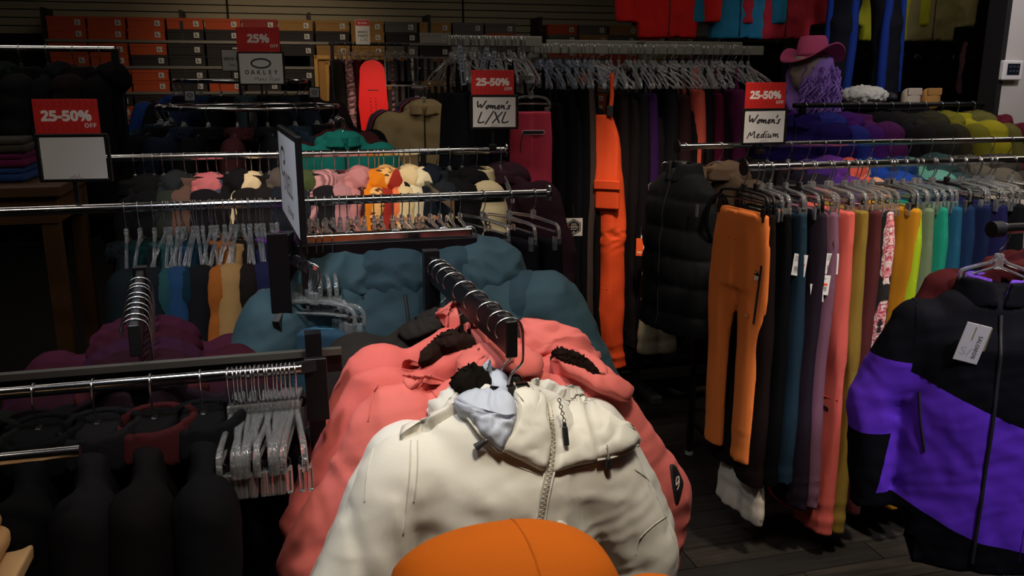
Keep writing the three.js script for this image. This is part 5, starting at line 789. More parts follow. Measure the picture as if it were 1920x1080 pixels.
// ---------------------------------------------------------------- sale signs on the rails
function saleSign(label, at, w, turn, lines, stem, opts = {}) {
  const t = thing('sale_sign', label, 'sign', at, turn), hR = w * 0.56, hW = w * 0.72;
  const red = print(320, 180, (g, W, H) => { g.fillStyle = '#c9231f'; g.fillRect(0, 0, W, H); g.strokeStyle = '#b51c1a'; g.lineWidth = 9; for (let i = -1; i < 12; i++) for (const y of [4, 128]) { g.beginPath(); g.moveTo(i * 32, y); g.lineTo(i * 32 + 16, y + 20); g.lineTo(i * 32, y + 42); g.stroke(); } g.fillStyle = '#e9dfdb'; g.font = `bold ${opts.big ?? 74}px sans-serif`; g.lineWidth = 5; g.strokeStyle = '#e9dfdb'; g.textAlign = 'center'; g.fillText(opts.text ?? '25-50%', 160, 112, 304); g.strokeText(opts.text ?? '25-50%', 160, 112, 304); g.font = 'bold 34px sans-serif'; g.textAlign = 'right'; g.fillText('OFF', 308, 150); });
  const white = print(320, 230, (g, W, H) => { g.fillStyle = '#d9d7d6'; g.fillRect(0, 0, W, H); if (opts.draw) opts.draw(g, W, H); else { lines.forEach((s, i) => { const z = Math.min(i ? 80 : 72, 92 * 262 / brushWidth(s, 92)), bw = brushWidth(s, z); brush(g, s, 152 - bw / 2, 90 + i * 104, z, i ? 0.14 : 0.19, '#1c1a20'); }); g.fillStyle = '#8d8a92'; for (let k = 0; k < 6; k++) g.fillRect(130 + k * 11, 222 - [8, 14, 20, 12, 22, 8][k], 4, 20); } });
  const r = part(t, 'red_card', box(w, hR, 0.004, 0, hW + 0.008 + hR / 2, 0.004, 0.001), plain(0xb3201d, 0.6)); part(r, 'print', new THREE.PlaneGeometry(w * 0.99, hR * 0.98).translate(0, hW + 0.008 + hR / 2, 0.0066), red);
  const c = part(t, 'white_card', box(w, hW, 0.004, 0.006, hW / 2, 0.002, 0.001), M.paper); part(c, 'print', new THREE.PlaneGeometry(w * 0.98, hW * 0.97).translate(0.006, hW / 2, 0.0046), white);
  for (const [bw, bh, x, y] of [[w + 0.022, 0.009, 0.006, 0], [w + 0.022, 0.009, 0.006, hW + 0.003], [0.009, hW, -w / 2 - 0.002, hW / 2], [0.009, hW, w / 2 + 0.014, hW / 2]]) part(t, 'frame_bar', box(bw, bh, 0.012, x, y, 0, 0.002), M.black);
  part(t, 'stem', box(0.012, stem, 0.008, 0, -stem / 2, -0.004), M.black); part(t, 'clamp', box(0.03, 0.02, 0.03, 0, -stem - 0.004, -0.004, 0.003), M.black); return t;
}
{ const p = P(924, 240, 3.52), q = along(endA, RIGHT, -0.06); saleSign('red and white sale sign reading womens large, above the left rails', V(p.x, p.y, p.z), 0.172, YAW - 0.18, ["Women's", 'L/XL'], Math.max(0.02, p.y - endA.y - 0.02)); }
{ const p = P(1428, 269, 3.5); saleSign('red and white sale sign reading womens medium, on the right rack', p, 0.182, YAW + 0.02, ["Women's", 'Medium'], 0.03); }
{ const p = P(140, 338, 2.4); saleSign('large red and white sale sign at the left edge of the racks', p, 0.168, YAW - 0.1, [], 0.085); }

// ---------------------------------------------------------------- shoe shelves along the back wall
const SHW = 9.25, shelfY = [1.06, 1.3, 1.54, 1.78, 2.02];
{
  const t = thing('shoe_shelf', 'long dark shoe shelf along the back wall', 'shelf', S(0, 0, SHW));
  for (const y of shelfY) { const g = room(7.2, 0.018, 0.36, 1.55, y - 0.009, SHW); ONTO(t.position, [g]); part(t, 'shelf_board', g, plain(0x2a2624, 0.5)); const e = room(7.2, 0.026, 0.006, 1.55, y - 0.012, SHW - 0.183); ONTO(t.position, [e]); part(t, 'shelf_edge', e, plain(0x7a756c, 0.45, 0.3)); }
  for (let i = 0; i <= 6; i++) { const g = room(0.03, 2.3, 0.36, -2.05 + i * 1.2, 1.15, SHW); ONTO(t.position, [g]); part(t, 'upright', g, plain(0x1b1918, 0.6)); }
  const g = room(7.2, 1.0, 0.3, 1.55, 0.5, SHW); ONTO(t.position, [g]); part(t, 'plinth', g, plain(0x141312, 0.7));
}
{
  const lab = print(64, 64, (g, w, h) => { g.fillStyle = '#c9c5bd'; g.fillRect(0, 0, w, h); g.fillStyle = '#222'; g.fillRect(18, 12, 10, 34); g.fillRect(18, 38, 28, 9); });
  const kinds = [['orange', 0xb8481a, 'orange shoebox stacked on the left part of the back shelves', 'orange shoeboxes on the back shelves'], ['dark', 0x241f1d, 'black shoebox stacked on the back shelves', 'black shoeboxes on the back shelves'], ['red', 0x8c2620, 'dark red shoebox stacked on the back shelves', 'red shoeboxes on the back shelves'], ['kraft', 0x9c733a, 'brown cardboard shoebox stacked on the back shelves', 'brown shoeboxes on the back shelves'], ['grey', 0x5e5a55, 'grey shoebox stacked on the back shelves', 'grey shoeboxes on the back shelves'], ['white', 0xa9a59a, 'off-white shoebox stacked on the back shelves', 'white shoeboxes on the back shelves']];
  const proto = kinds.map(([n, c]) => { const o = new THREE.Group(); const m = plain(c, 0.75); part(o, 'box_body', box(0.325, 0.075, 0.2, 0, 0.0375, 0), m); part(o, 'box_lid', box(0.333, 0.03, 0.208, 0, 0.088, 0, 0.002), m); part(o, 'size_label', new THREE.PlaneGeometry(0.05, 0.05).translate(0.1, 0.05, 0.1052), lab); return o; });
  const r = mulberry(21), pick = u => u < -0.9 ? (r() < 0.72 ? 0 : 1) : u < -0.35 ? (r() < 0.6 ? 1 : 0) : u < 0.3 ? [1, 2, 2, 3, 1][Math.floor(r() * 5)] : u < 1.0 ? (r() < 0.85 ? 3 : 1) : u < 2.1 ? [4, 4, 1, 5, 3][Math.floor(r() * 5)] : u < 3.0 ? [0, 0, 5, 4][Math.floor(r() * 4)] : [3, 3, 5, 0, 4][Math.floor(r() * 5)];
  for (let k = 0; k < 5; k++) for (let i = 0; i < 20; i++) for (let j = 0; j < 2; j++) {
    const u = -1.86 + i * 0.347 + Math.floor(i / 3.45) * 0.0, y = shelfY[k] + j * 0.104; if ((i + 1) % 7 === 0 && r() < 0.3) continue; const q = pick(u), o = proto[q].clone(); o.name = numbered('shoebox'); o.position.copy(S(u + (r() - 0.5) * 0.012, y, SHW - 0.07 - r() * 0.02)); o.rotation.y = YAW + (r() - 0.5) * 0.05; tag(o, kinds[q][2], 'shoebox', kinds[q][3]); scene.add(o);
  }
}
// ---------------------------------------------------------------- round racks
function roundRack(label, c, r, list, hl, hg, names) {
  const t = thing('round_rack', label, 'clothes rack', down(c)); part(t, 'ring', new THREE.TorusGeometry(r, 0.0125, 8, 64).rotateX(Math.PI / 2).translate(0, c.y, 0), M.chrome); part(t, 'pole', rod(V(0, 0, 0), V(0, c.y, 0), 0.018), M.chrome); for (let i = 0; i < 3; i++) { const a = i * 2.094 + 0.4; part(t, 'spoke', rod(V(0, c.y - 0.01, 0), V(Math.cos(a) * r, c.y, Math.sin(a) * r), 0.008), M.chrome); part(t, 'foot', box(r * 0.9, 0.03, 0.04, r * 0.45, 0.015, 0).rotateY(a), M.blackSteel); }
  list.forEach(([deg, col], i) => { const a = deg * Math.PI / 180, p = V(c.x + Math.cos(a) * r, c.y + 0.0125, c.z + Math.sin(a) * r), turn = -a; shirtHanger(hl, M.clear, p, turn, hg, 0.18); jacket(JM.small, 'jacket', names[i], cloth(col), p, turn); });
}
const seq = (a, b, n) => Array.from({ length: n }, (_, i) => a + (b - a) * i / (n - 1));
{ const c = P(452, 152, 5.6); const cols = [0x14202c, 0x5a1f26, 0x1d3f86, 0x16191e, 0x20304e, 0x141417, 0x2b3a44, 0x1a1a1d, 0x24303c, 0x121318, 0x3a2a2e], at = ['far left', 'left', 'left front', 'left of the middle', 'just left of the middle', 'middle', 'just right of the middle', 'right of the middle', 'right front', 'right', 'far right'], cn = ['blue black', 'dark red', 'royal blue', 'charcoal', 'navy', 'black', 'slate', 'soot black', 'grey blue', 'ink black', 'dark plum'];
  roundRack('rear chrome round rack with dark jackets, below the brand sign', c, 0.4, seq(185, -5, 11).map((d, i) => [d, cols[i]]), 'clear hanger hooked on the rear round rack', 'hangers on the rear round rack', cols.map((_, i) => cn[i] + ' jacket on the rear round rack, ' + at[i])); }
{ const c = P(468, 200, 4.6); const cols = [0x1c2418, 0x18324f, 0x15202e, 0x121317, 0x1b2638, 0x101013, 0x3a1d22, 0x14161b, 0x1d2a38, 0x121216, 0x4a1f24, 0x16181c], at = ['far left', 'left', 'left front', 'second left front', 'left of the middle', 'just left of the middle', 'just right of the middle', 'right of the middle', 'right front', 'second right front', 'right', 'far right'], cn = ['olive black', 'denim blue', 'midnight blue', 'black', 'dark navy', 'jet black', 'oxblood', 'charcoal', 'steel blue', 'soft black', 'wine red', 'graphite'];
  roundRack('front chrome round rack with dark jackets, above the long rails', c, 0.45, seq(188, -8, 12).map((d, i) => [d, cols[i]]), 'clear hanger hooked on the front round rack', 'hangers on the front round rack', cols.map((_, i) => cn[i] + ' jacket on the front round rack, ' + at[i])); }
{ // signs on the round racks
  const dr = (g, W, H) => { g.strokeStyle = '#2b2c33'; g.lineWidth = 13; g.beginPath(); g.ellipse(160, 74, 72, 34, 0, 0, 7); g.stroke(); g.fillStyle = '#2b2c33'; g.font = 'bold 46px sans-serif'; g.textAlign = 'center'; [...'OAKLEY'].forEach((ch, i) => g.fillText(ch, 50 + i * 44, 158)); brush(g, "Men's Sizes".replace("'", ''), 100, 206, 34, 0.09, '#44464e'); };
  const p = P(490, 158, 5.16); saleSign('red and white brand sale sign on the rear round rack', p, 0.245, YAW - 0.15, [], 0.06, { text: '25%', big: 84, draw: dr });
  const q = P(434, 134, 5.5), t = thing('mens_sign', 'small white mens sign left of the brand sale sign', 'sign', q, YAW - 0.1), m = print(128, 160, (g, w, h) => { g.fillStyle = '#b9b6b2'; g.fillRect(0, 0, w, h); g.fillStyle = '#222'; g.font = 'bold 36px sans-serif'; g.textAlign = 'center'; g.fillText("MEN'S", 64, 82, 110); brush(g, 'Small'.replace(/l/g, ''), 40, 124, 26, 0.1, '#333'); }); part(t, 'card', box(0.11, 0.135, 0.004, 0, 0.0675, 0), M.black); part(t, 'print', new THREE.PlaneGeometry(0.1, 0.124).translate(0, 0.0675, 0.0026), m); part(t, 'stem', box(0.01, 0.05, 0.006, 0, -0.025, 0), M.black);
  for (const [x, y, D, l] of [[357, 182, 4.9, 'small square brand card left on the front round rack'], [590, 176, 4.9, 'small square brand card right on the front round rack']]) { const c = thing('brand_card', l, 'card', P(x, y + 8, D), YAW - 0.1), tx = print(64, 64, (g, w, h) => { g.fillStyle = '#8d8f94'; g.fillRect(0, 0, w, h); g.strokeStyle = '#222'; g.lineWidth = 6; g.beginPath(); g.ellipse(32, 28, 17, 9, 0, 0, 7); g.stroke(); g.fillStyle = '#222'; g.fillRect(14, 46, 36, 5); }); part(c, 'frame', box(0.062, 0.062, 0.006, 0, 0.031, 0), M.black); part(c, 'print', new THREE.PlaneGeometry(0.05, 0.05).translate(0, 0.031, 0.0035), tx); part(c, 'clip', box(0.012, 0.03, 0.006, 0, -0.015, 0), M.black); }
}
// ---------------------------------------------------------------- men's trousers, snowboard, frames
{
  const bar = P(616, 82, 7.9), len = 0.72, t = thing('pants_rack', 'black trouser rack behind the red snowboard', 'clothes rack', down(along(bar, RIGHT, 0.36))); const gs = [rod(bar, along(bar, RIGHT, len), 0.014), post(along(bar, RIGHT, 0.03), bar.y, 0.03), post(along(bar, RIGHT, len - 0.03), bar.y, 0.03), box(len, 0.03, 0.4).rotateY(YAW).translate(...down(along(bar, RIGHT, 0.36), 0.015).toArray())]; ONTO(t.position, gs); part(t, 'rail', gs[0], M.blackSteel); part(t, 'leg', gs[1], M.blackSteel); part(t, 'leg', gs[2], M.blackSteel); part(t, 'base', gs[3], M.blackSteel);
  const camo = new THREE.MeshStandardMaterial({ roughness: 0.85, side: THREE.DoubleSide, map: dataTex(128, (i, j) => { const a = noise3(i * 0.09, j * 0.09, 14); return a > 0.15 ? [168, 122, 120] : a > -0.15 ? [120, 78, 80] : [62, 40, 44]; }, true) }); camo.map.repeat.set(4, 4);
  const names = ['dark grey trousers left on the black rack behind the snowboard', 'pink camouflage trousers left behind the snowboard', 'dark red trousers left of the snowboard', 'maroon trousers directly behind the snowboard', 'black trousers directly behind the snowboard', 'dark red trousers right of the snowboard', 'pink camouflage trousers right behind the snowboard', 'dark brown trousers right on the black rack', 'black trousers at the right end of the black rack'], cols = [0x1a1716, 'c', 0x3a0c0e, 0x340a0c, 0x120d0d, 0x3c0b0e, 'c', 0x2a1512, 0x131112];
  names.forEach((n, i) => { const p = along(bar, RIGHT, 0.06 + i * 0.075); p.y += 0.014; pantsHanger('tall clear trouser hanger on the rack behind the snowboard', M.clear, p, ACROSS + jit(0.2) + 0.3, 'hangers behind the snowboard', 0.14); pants(PM.far, n, cols[i] === 'c' ? camo : cloth(cols[i]), hangY(p), ACROSS + 0.3 + jit(0.1)); });
  const sg = along(along(bar, RIGHT, 0.3), NEAR, 0.05), s = thing('mens_pants_sign', 'small sign for mens trousers above the red snowboard', 'sign', V(sg.x, bar.y + 0.015, sg.z), YAW - 0.05), tx = print(128, 224, (g, w, h) => { g.fillStyle = '#cfccc6'; g.fillRect(0, 0, w, h); g.fillStyle = '#b82a2c'; g.fillRect(0, 0, w, 52); g.fillStyle = '#e0c8c6'; g.font = 'bold 26px sans-serif'; g.textAlign = 'center'; g.fillText('25-50%', 64, 36, 112); g.fillStyle = '#1c1b1e'; g.font = 'bold 30px sans-serif'; g.fillText("MEN'S", 64, 122, 112); g.fillText('PANTS', 64, 156, 112); brush(g, 'L/XL', 36, 194, 26, 0.09, '#333'); });
  const sy = -0.02; part(s, 'card', box(0.125, 0.21, 0.004, 0, sy + 0.105, 0), M.paper); part(s, 'print', new THREE.PlaneGeometry(0.122, 0.206).translate(0, sy + 0.105, 0.0026), tx);
  const pts = [], W = 0.122, L = 1.5; for (let i = 0; i <= 18; i++) { const a = i / 18 * Math.PI; pts.push([Math.cos(a) * 0.104 * (Math.abs(Math.cos(a)) > 0.02 ? 1 : 1), L - 0.11 + Math.pow(Math.sin(a), 0.8) * 0.105]); } const side = s => seq(0, 1, 11).map(k => [s * (0.104 + 0.022 * Math.exp(-Math.pow((k - 0.2) / 0.13, 2)) + 0.018 * Math.exp(-Math.pow((k - 0.85) / 0.14, 2)) - 0.002), L - 0.13 - k * (L - 0.26)]);
  const bot = pts.map(([x, y]) => [x, L - y]).reverse(), out = [...pts.slice(), ...side(-1), ...bot, ...side(1).reverse()];
  const bp = P(697, 112, 7.45), b = thing('snowboard', 'red snowboard standing upright in front of the dark trousers', 'snowboard', V(bp.x, bp.y - L, bp.z), YAW - 0.12); part(b, 'deck', slab(out, 0.012, 0.002), plain(0xc40f0c, 0.4)); for (const k of [0.34, 1.05]) for (let i = 0; i < 6; i++) for (const s of [-1, 1]) part(b, 'insert', new THREE.CylinderGeometry(0.005, 0.005, 0.002, 8).rotateX(Math.PI / 2).translate(s * 0.022, k + i * 0.026, 0.0068), plain(0x3a0c0a, 0.4, 0.5)); part(b, 'deck_slot', box(0.09, 0.007, 0.002, 0, 1.25, 0.0068), plain(0x1a0606, 0.5)); part(b, 'graphic', new THREE.PlaneGeometry(0.13, 0.16).translate(0, 0.5, 0.0068), print(128, 160, (g, w, h) => { g.fillStyle = '#8e1210'; g.fillRect(0, 0, w, h); g.strokeStyle = '#6d6a66'; g.lineWidth = 7; g.strokeRect(14, 14, 100, 130); g.beginPath(); g.moveTo(20, 130); g.lineTo(64, 40); g.lineTo(108, 130); g.stroke(); }));
  const pst = thing('board_stand', 'dark low stand holding the red snowboard', 'stand', V(bp.x, 0, bp.z), YAW); part(pst, 'base', box(0.4, Math.max(0.02, bp.y - L), 0.3, 0, Math.max(0.02, bp.y - L) / 2, -0.02, 0.006), M.blackSteel);
  [[626, 104, 8.4, 0.34, M.kraft, 'rear pine frame with a plain wooden panel left of the snowboard'], [648, 115, 8.1, 0.34, plain(0x17120f, 0.6), 'front pine frame with a dark panel left of the snowboard']].forEach(([x, y, D, w, m, l]) => { const p = P(x, y, D), f = thing('wooden_frame', l, 'frame', down(p), YAW); part(f, 'frame_post', box(0.035, p.y, 0.05, -w / 2, p.y / 2, 0, 0.004), M.pine); part(f, 'frame_post', box(0.035, p.y, 0.05, w / 2, p.y / 2, 0, 0.004), M.pine); part(f, 'frame_rail', box(w + 0.035, 0.035, 0.05, 0, p.y - 0.018, 0, 0.004), M.pine); part(f, 'panel', box(w - 0.03, p.y - 0.04, 0.012, 0, (p.y - 0.04) / 2, -0.012), m); });
  // accessory rack
  const ap = P(790, 103, 7.75), a = thing('accessory_rack', 'black wire accessory rack right of the red snowboard', 'rack', down(ap), YAW); for (const x of [-0.32, 0, 0.32]) part(a, 'upright', box(0.014, ap.y, 0.014, x, ap.y / 2, 0), M.greySteel); for (let k = 0; k < 3; k++) part(a, 'crossbar', box(0.66, 0.012, 0.012, 0, ap.y - 0.02 - k * 0.24, 0), M.greySteel); part(a, 'base', box(0.7, 0.03, 0.4, 0, 0.015, 0), M.blackSteel);
  const r = mulberry(9); for (let k = 0; k < 2; k++) for (let i = 0; i < 11; i++) { const q = V(ap.x, ap.y - 0.03 - k * 0.24, ap.z).addScaledVector(RIGHT, -0.29 + i * 0.058).addScaledVector(NEAR, 0.03), o = thing('belt', 'black belt hanging on the accessory rack', 'belt', q, YAW + (r() - 0.5), 'belts on the accessory rack'); part(o, 'strap', box(0.034, 0.19, 0.008, 0, -0.1, 0, 0.003), plain([0x0d0d0e, 0x1a1410, 0x101216][Math.floor(r() * 3)], 0.6)); part(o, 'buckle', box(0.036, 0.03, 0.012, 0, -0.012, 0, 0.003), plain(r() < 0.25 ? 0x8a5a24 : 0x3a3a3c, 0.35, 0.6)); part(o, 'hook', box(0.006, 0.012, 0.03, 0, 0.004, -0.012), M.greySteel); }
  // jackets in front of it, hanging towards the aisle
  const jb = P(797, 166, 4.75), j0 = along(jb, NEAR, -0.5), jr = thing('arm_rack', 'black stand with a short arm for the blue, red and beige jackets', 'clothes rack', down(j0)); const jg = [rod(j0, jb, 0.009), post(j0, j0.y + 0.01, 0.03), box(0.4, 0.02, 0.4).translate(j0.x, 0.01, j0.z)]; ONTO(jr.position, jg); part(jr, 'arm', jg[0], M.chrome); part(jr, 'post', jg[1], M.blackSteel); part(jr, 'base', jg[2], M.blackSteel);
  [[0.03, 0xb09a70, 'beige canvas jacket foremost on the short arm'], [0.12, 0x2c2830, 'charcoal jacket between the beige and red ones'], [0.2, 0xb13a2c, 'brick red jacket behind the beige one'], [0.29, 0x23408c, 'blue jacket behind the brick red one'], [0.38, 0x7a6248, 'brown jacket rearmost on the short arm']].forEach(([s, c, l]) => { const p = along(jb, NEAR, -s); p.y += 0.009; shirtHanger('wire hooked hanger on the short arm left of the sale sign', M.clear, p, YAW - 0.2, 'hangers on the short arm', 0.19); jacket(JM.shell2, 'jacket', l, cloth(c), p, YAW - 0.2); });
  for (let i = 0; i < 7; i++) { const p = along(jb, NEAR, -0.05 - i * 0.05); p.y += 0.009; shirtHanger('empty clear hanger bunched on the short arm', M.clear, p, YAW - 0.2 + jit(0.3), 'empty hangers on the short arm', 0.12); }
  // turquoise jacket
  const tb = P(640, 226, 3.95), t0 = along(tb, NEAR, -0.25), ts = thing('arm_rack', 'black stand with a short arm for the turquoise jacket', 'clothes rack', down(t0)), tg = [rod(t0, tb, 0.009), post(t0, t0.y + 0.01, 0.03), box(0.4, 0.02, 0.4).translate(t0.x, 0.01, t0.z)]; ONTO(ts.position, tg); part(ts, 'arm', tg[0], M.blackSteel); part(ts, 'post', tg[1], M.blackSteel); part(ts, 'base', tg[2], M.blackSteel);
  [[0.02, 0x0f6a64, 'turquoise jacket behind the rear chrome rail'], [0.12, 0x2c1c1c, 'dark brown jacket behind the turquoise one'], [0.2, 0x4a1a1c, 'dark red jacket rearmost behind the turquoise one']].forEach(([s, c, l]) => { const p = along(tb, NEAR, -s); p.y += 0.009; shirtHanger('hanger on the stand of the turquoise jacket', M.clear, p, YAW + 0.2, 'hangers on the turquoise jacket stand', 0.19); jacket(JM.shell, 'jacket', l, cloth(c), V(p.x, p.y + 0.02, p.z), YAW + 0.2); });
}
// ---------------------------------------------------------------- dark racks at the far left
{
  const bar = P(215, 92, 3.7), t = rack('wall_rack', 'dark rack of black jackets filling the left edge', down(along(bar, RIGHT, -0.9))), a = along(bar, RIGHT, -1.8); rackPart(t, 'rail', rod(a, bar, 0.013), M.chrome); rackPart(t, 'leg', post(a, bar.y, 0.03), M.blackSteel); rackPart(t, 'leg', post(bar, bar.y, 0.03), M.blackSteel); rackPart(t, 'base', box(1.8, 0.03, 0.4).rotateY(YAW).translate(...down(along(bar, RIGHT, -0.9), 0.015).toArray()), M.blackSteel);
  const cs = [0x0e0d0f, 0x1a1014, 0x0d0f12, 0x141416, 0x101a14, 0x0c0c0e, 0x171012, 0x121418, 0x0d0d0f, 0x0f1714, 0x121113, 0x0c0d0f], nm = ['black jacket at the right end of the dark left rack', 'dark plum jacket second from the right on the dark left rack', 'blue black jacket third from the right on the dark left rack', 'soot jacket fourth from the right on the dark left rack', 'bottle green jacket on the dark left rack', 'jet black jacket sixth from the right on the dark left rack', 'dark aubergine jacket on the dark left rack', 'ink blue jacket on the dark left rack', 'matt black jacket near the left edge of the picture', 'dark green jacket near the left edge of the picture', 'warm black jacket last but one at the left edge', 'black jacket last at the left edge'];
  cs.forEach((c, i) => { const p = along(bar, RIGHT, -0.06 - i * 0.1); p.y += 0.013; shirtHanger('hanger on the dark rack at the left edge', M.black, p, ACROSS + jit(0.15), 'hangers on the dark left rack', 0.19); jacket(JM[i % 2 ? 'puff' : 'shell2'], 'jacket', nm[i], cloth(c), p, ACROSS + jit(0.15)); });
  const sp = P(60, 372, 2.95), s = thing('display_table', 'brown wooden display table at the left edge', 'table', down(sp), YAW); part(s, 'top', box(0.8, 0.035, 0.5, -0.25, sp.y + 0.05, 0, 0.005), plain(0x452a0c, 0.6)); part(s, 'apron', box(0.76, 0.09, 0.46, -0.25, sp.y - 0.01, 0), plain(0x4e3010, 0.6)); for (const x of [-0.6, 0.1]) for (const z of [-0.2, 0.2]) part(s, 'leg', box(0.05, sp.y - 0.05, 0.05, x, (sp.y - 0.05) / 2, z), plain(0x4e3010, 0.6));
  [[0x1d3a6e, 'folded blue sweater on the wooden table'], [0x5c1340, 'folded magenta sweater on the blue one'], [0x37342f, 'folded grey sweater topmost on the wooden table']].forEach(([c, l], i) => { const q = along(V(sp.x, sp.y + 0.069 + i * 0.047, sp.z), RIGHT, -0.12), k = thing('folded_sweater', l, 'sweater', q, YAW + i * 0.05); part(k, 'body', box(0.28, 0.026, 0.24, 0, 0.0135, 0, 0.012), cloth(c)); part(k, 'fold', box(0.26, 0.02, 0.225, 0, 0.036, 0, 0.009), cloth(c)); });
}

// ---------------------------------------------------------------- purple and black jacket at the right front
{
  const a = P(1868, 430, 2.05), b = along(a, RIGHT, 0.7), t = rack('low_rail_rack', 'chrome rail with a black cap at the right edge, holding the purple jacket', down(along(a, RIGHT, 0.6)));
  rackPart(t, 'rail', rod(a, b, 0.0125, 16), M.chrome); rackPart(t, 'end_cap', new THREE.CylinderGeometry(0.02, 0.02, 0.03, 20).rotateZ(Math.PI / 2).rotateY(YAW).translate(a.x, a.y, a.z), M.black); rackPart(t, 'leg', post(along(a, RIGHT, 0.6), a.y, 0.03), M.blackSteel); rackPart(t, 'base', box(0.5, 0.02, 0.5).rotateY(YAW).translate(...down(along(a, RIGHT, 0.6), 0.01).toArray()), M.blackSteel);
  const PUR = cloth(0x5a2cb8, { r: 0.65, sheen: 0.2 }), BL = cloth(0x0b0b10, { r: 0.75 }), p = along(a, RIGHT, 0.02); p.y += 0.0125; const turn = YAW - 0.52, o = { y0: -0.155, sh: 0.175, drop: 0.09, hem: -0.88, front: 0.12, rear: 0.05, sleeve: 0.068, spread: 0.082, fold: 0.009, crease: 0.0025, seed: 31, wide: 1.08 }, f = jacketField(o);
  const g = nets(f, [-0.45, -0.9, -0.18], [0.45, -0.1, 0.26], 0.0075);
  const arm = (x, y) => Math.abs(x) > 0.182 + Math.max(0, -0.36 - y) * 0.16;
  const [up, lo, hem, s1, s2, s3, r1, r2, r3] = split(g, (x, y) => { if (arm(x, y)) { const k = y > -0.36 + 0.06 * Math.abs(x) ? 0 : y > -0.545 ? 1 : 2; return (x < 0 ? 3 : 6) + k; } const v = -0.44 - 0.42 * Math.max(-0.3, Math.min(x + 0.02, 0.1)); return y > v ? 0 : y > -0.7 - 0.45 * Math.max(0, x + 0.2) + (x > 0 ? 0.25 * x : 0) ? 1 : 2; }, 9, [(x, y) => Math.abs(x) - 0.182 - Math.max(0, -0.36 - y) * 0.16, (x, y) => arm(x, y) ? y + 0.36 - 0.06 * Math.abs(x) : y + 0.44 + 0.42 * Math.max(-0.3, Math.min(x + 0.02, 0.1)), (x, y) => arm(x, y) ? y + 0.545 : y + 0.7 + 0.45 * Math.max(0, x + 0.2) - (x > 0 ? 0.25 * x : 0)], 0.006);
  const j = thing('winter_jacket', 'purple and black winter jacket with a white brand tag, right front', 'jacket', p, turn); part(j, 'upper_panel', up, BL, 'black upper body panel'); part(j, 'lower_panel', lo, PUR, 'purple lower body panel'); part(j, 'hem_panel', hem, BL, 'black hem panel');
  for (const [n, [q1, q2, q3]] of [['sleeve', [s1, s2, s3]], ['sleeve', [r1, r2, r3]]]) { const s = part(j, n, q1, BL); part(s, 'purple_band', q2, PUR); part(s, 'cuff', q3, BL); }
  part(j, 'collar', collarGeo({ y0: -0.15, h: 0.06, r: 0.09, q: 5 }), BL); part(j, 'collar_lining', collarGeo({ y0: -0.15, h: 0.066, r: 0.079, q: 5, t: 0.005 }), cloth(0x5a35a0), 'purple collar lining');
  const fz = (x, y) => { let z = 0.3; while (z > 0 && f(x, y, z) > 0) z -= 0.002; return z; }; part(j, 'zipper', tube(seq(-0.21, -0.85, 16).map(y => [0, y, fz(0, y) + 0.002]), 0.005, 6, 50), M.rubber); part(j, 'side_seam', tube(seq(-0.5, -0.84, 10).map(y => [0.11, y, fz(0.11, y) + 0.001]), 0.0016, 5, 30), cloth(0x2f1266)); part(j, 'pocket_zip', tube([[-0.16, -0.42], [-0.15, -0.5], [-0.135, -0.57]].map(([x, y]) => [x, y, fz(x, y) + 0.002]), 0.0035, 5, 14), M.rubber);
  const tx = print(128, 224, (g, w, h) => { g.fillStyle = '#c4c2c4'; g.fillRect(0, 0, w, h); g.fillStyle = '#a9a7ab'; g.font = 'bold 70px sans-serif'; g.fillText('S/', 14, 190); g.save(); g.translate(84, 60); g.rotate(Math.PI / 2); g.fillStyle = '#25242a'; g.font = 'bold 30px sans-serif'; g.fillText('SALOMON', 0, 0, 140); g.restore(); g.fillStyle = '#8a8060'; g.fillRect(50, 16, 8, 80); });
  swingTag(j, 'brand_tag', 0.055, 0.1, tx, V(-0.055, -0.225, fz(-0.05, -0.26) + 0.03), [0.1, 0, -0.2]); const bt = swingTag(j, 'rear_tag', 0.05, 0.1, plain(0x8a7a5a, 0.8), V(-0.049, -0.23, fz(-0.05, -0.26) + 0.024), [0.1, 0, -0.16], 0x8a7a5a);
  shirtHanger('clear hanger holding the purple and black jacket', M.clear, p, turn, undefined, 0.1); const p2 = along(a, RIGHT, 0.14); p2.y += 0.0125; shirtHanger('clear hanger of the red jacket behind the purple one', M.clear, p2, turn, undefined, 0.12); jacket(JM.shell, 'jacket', 'dark red jacket just behind the purple and black one', cloth(0x3a1214), p2, turn);
}
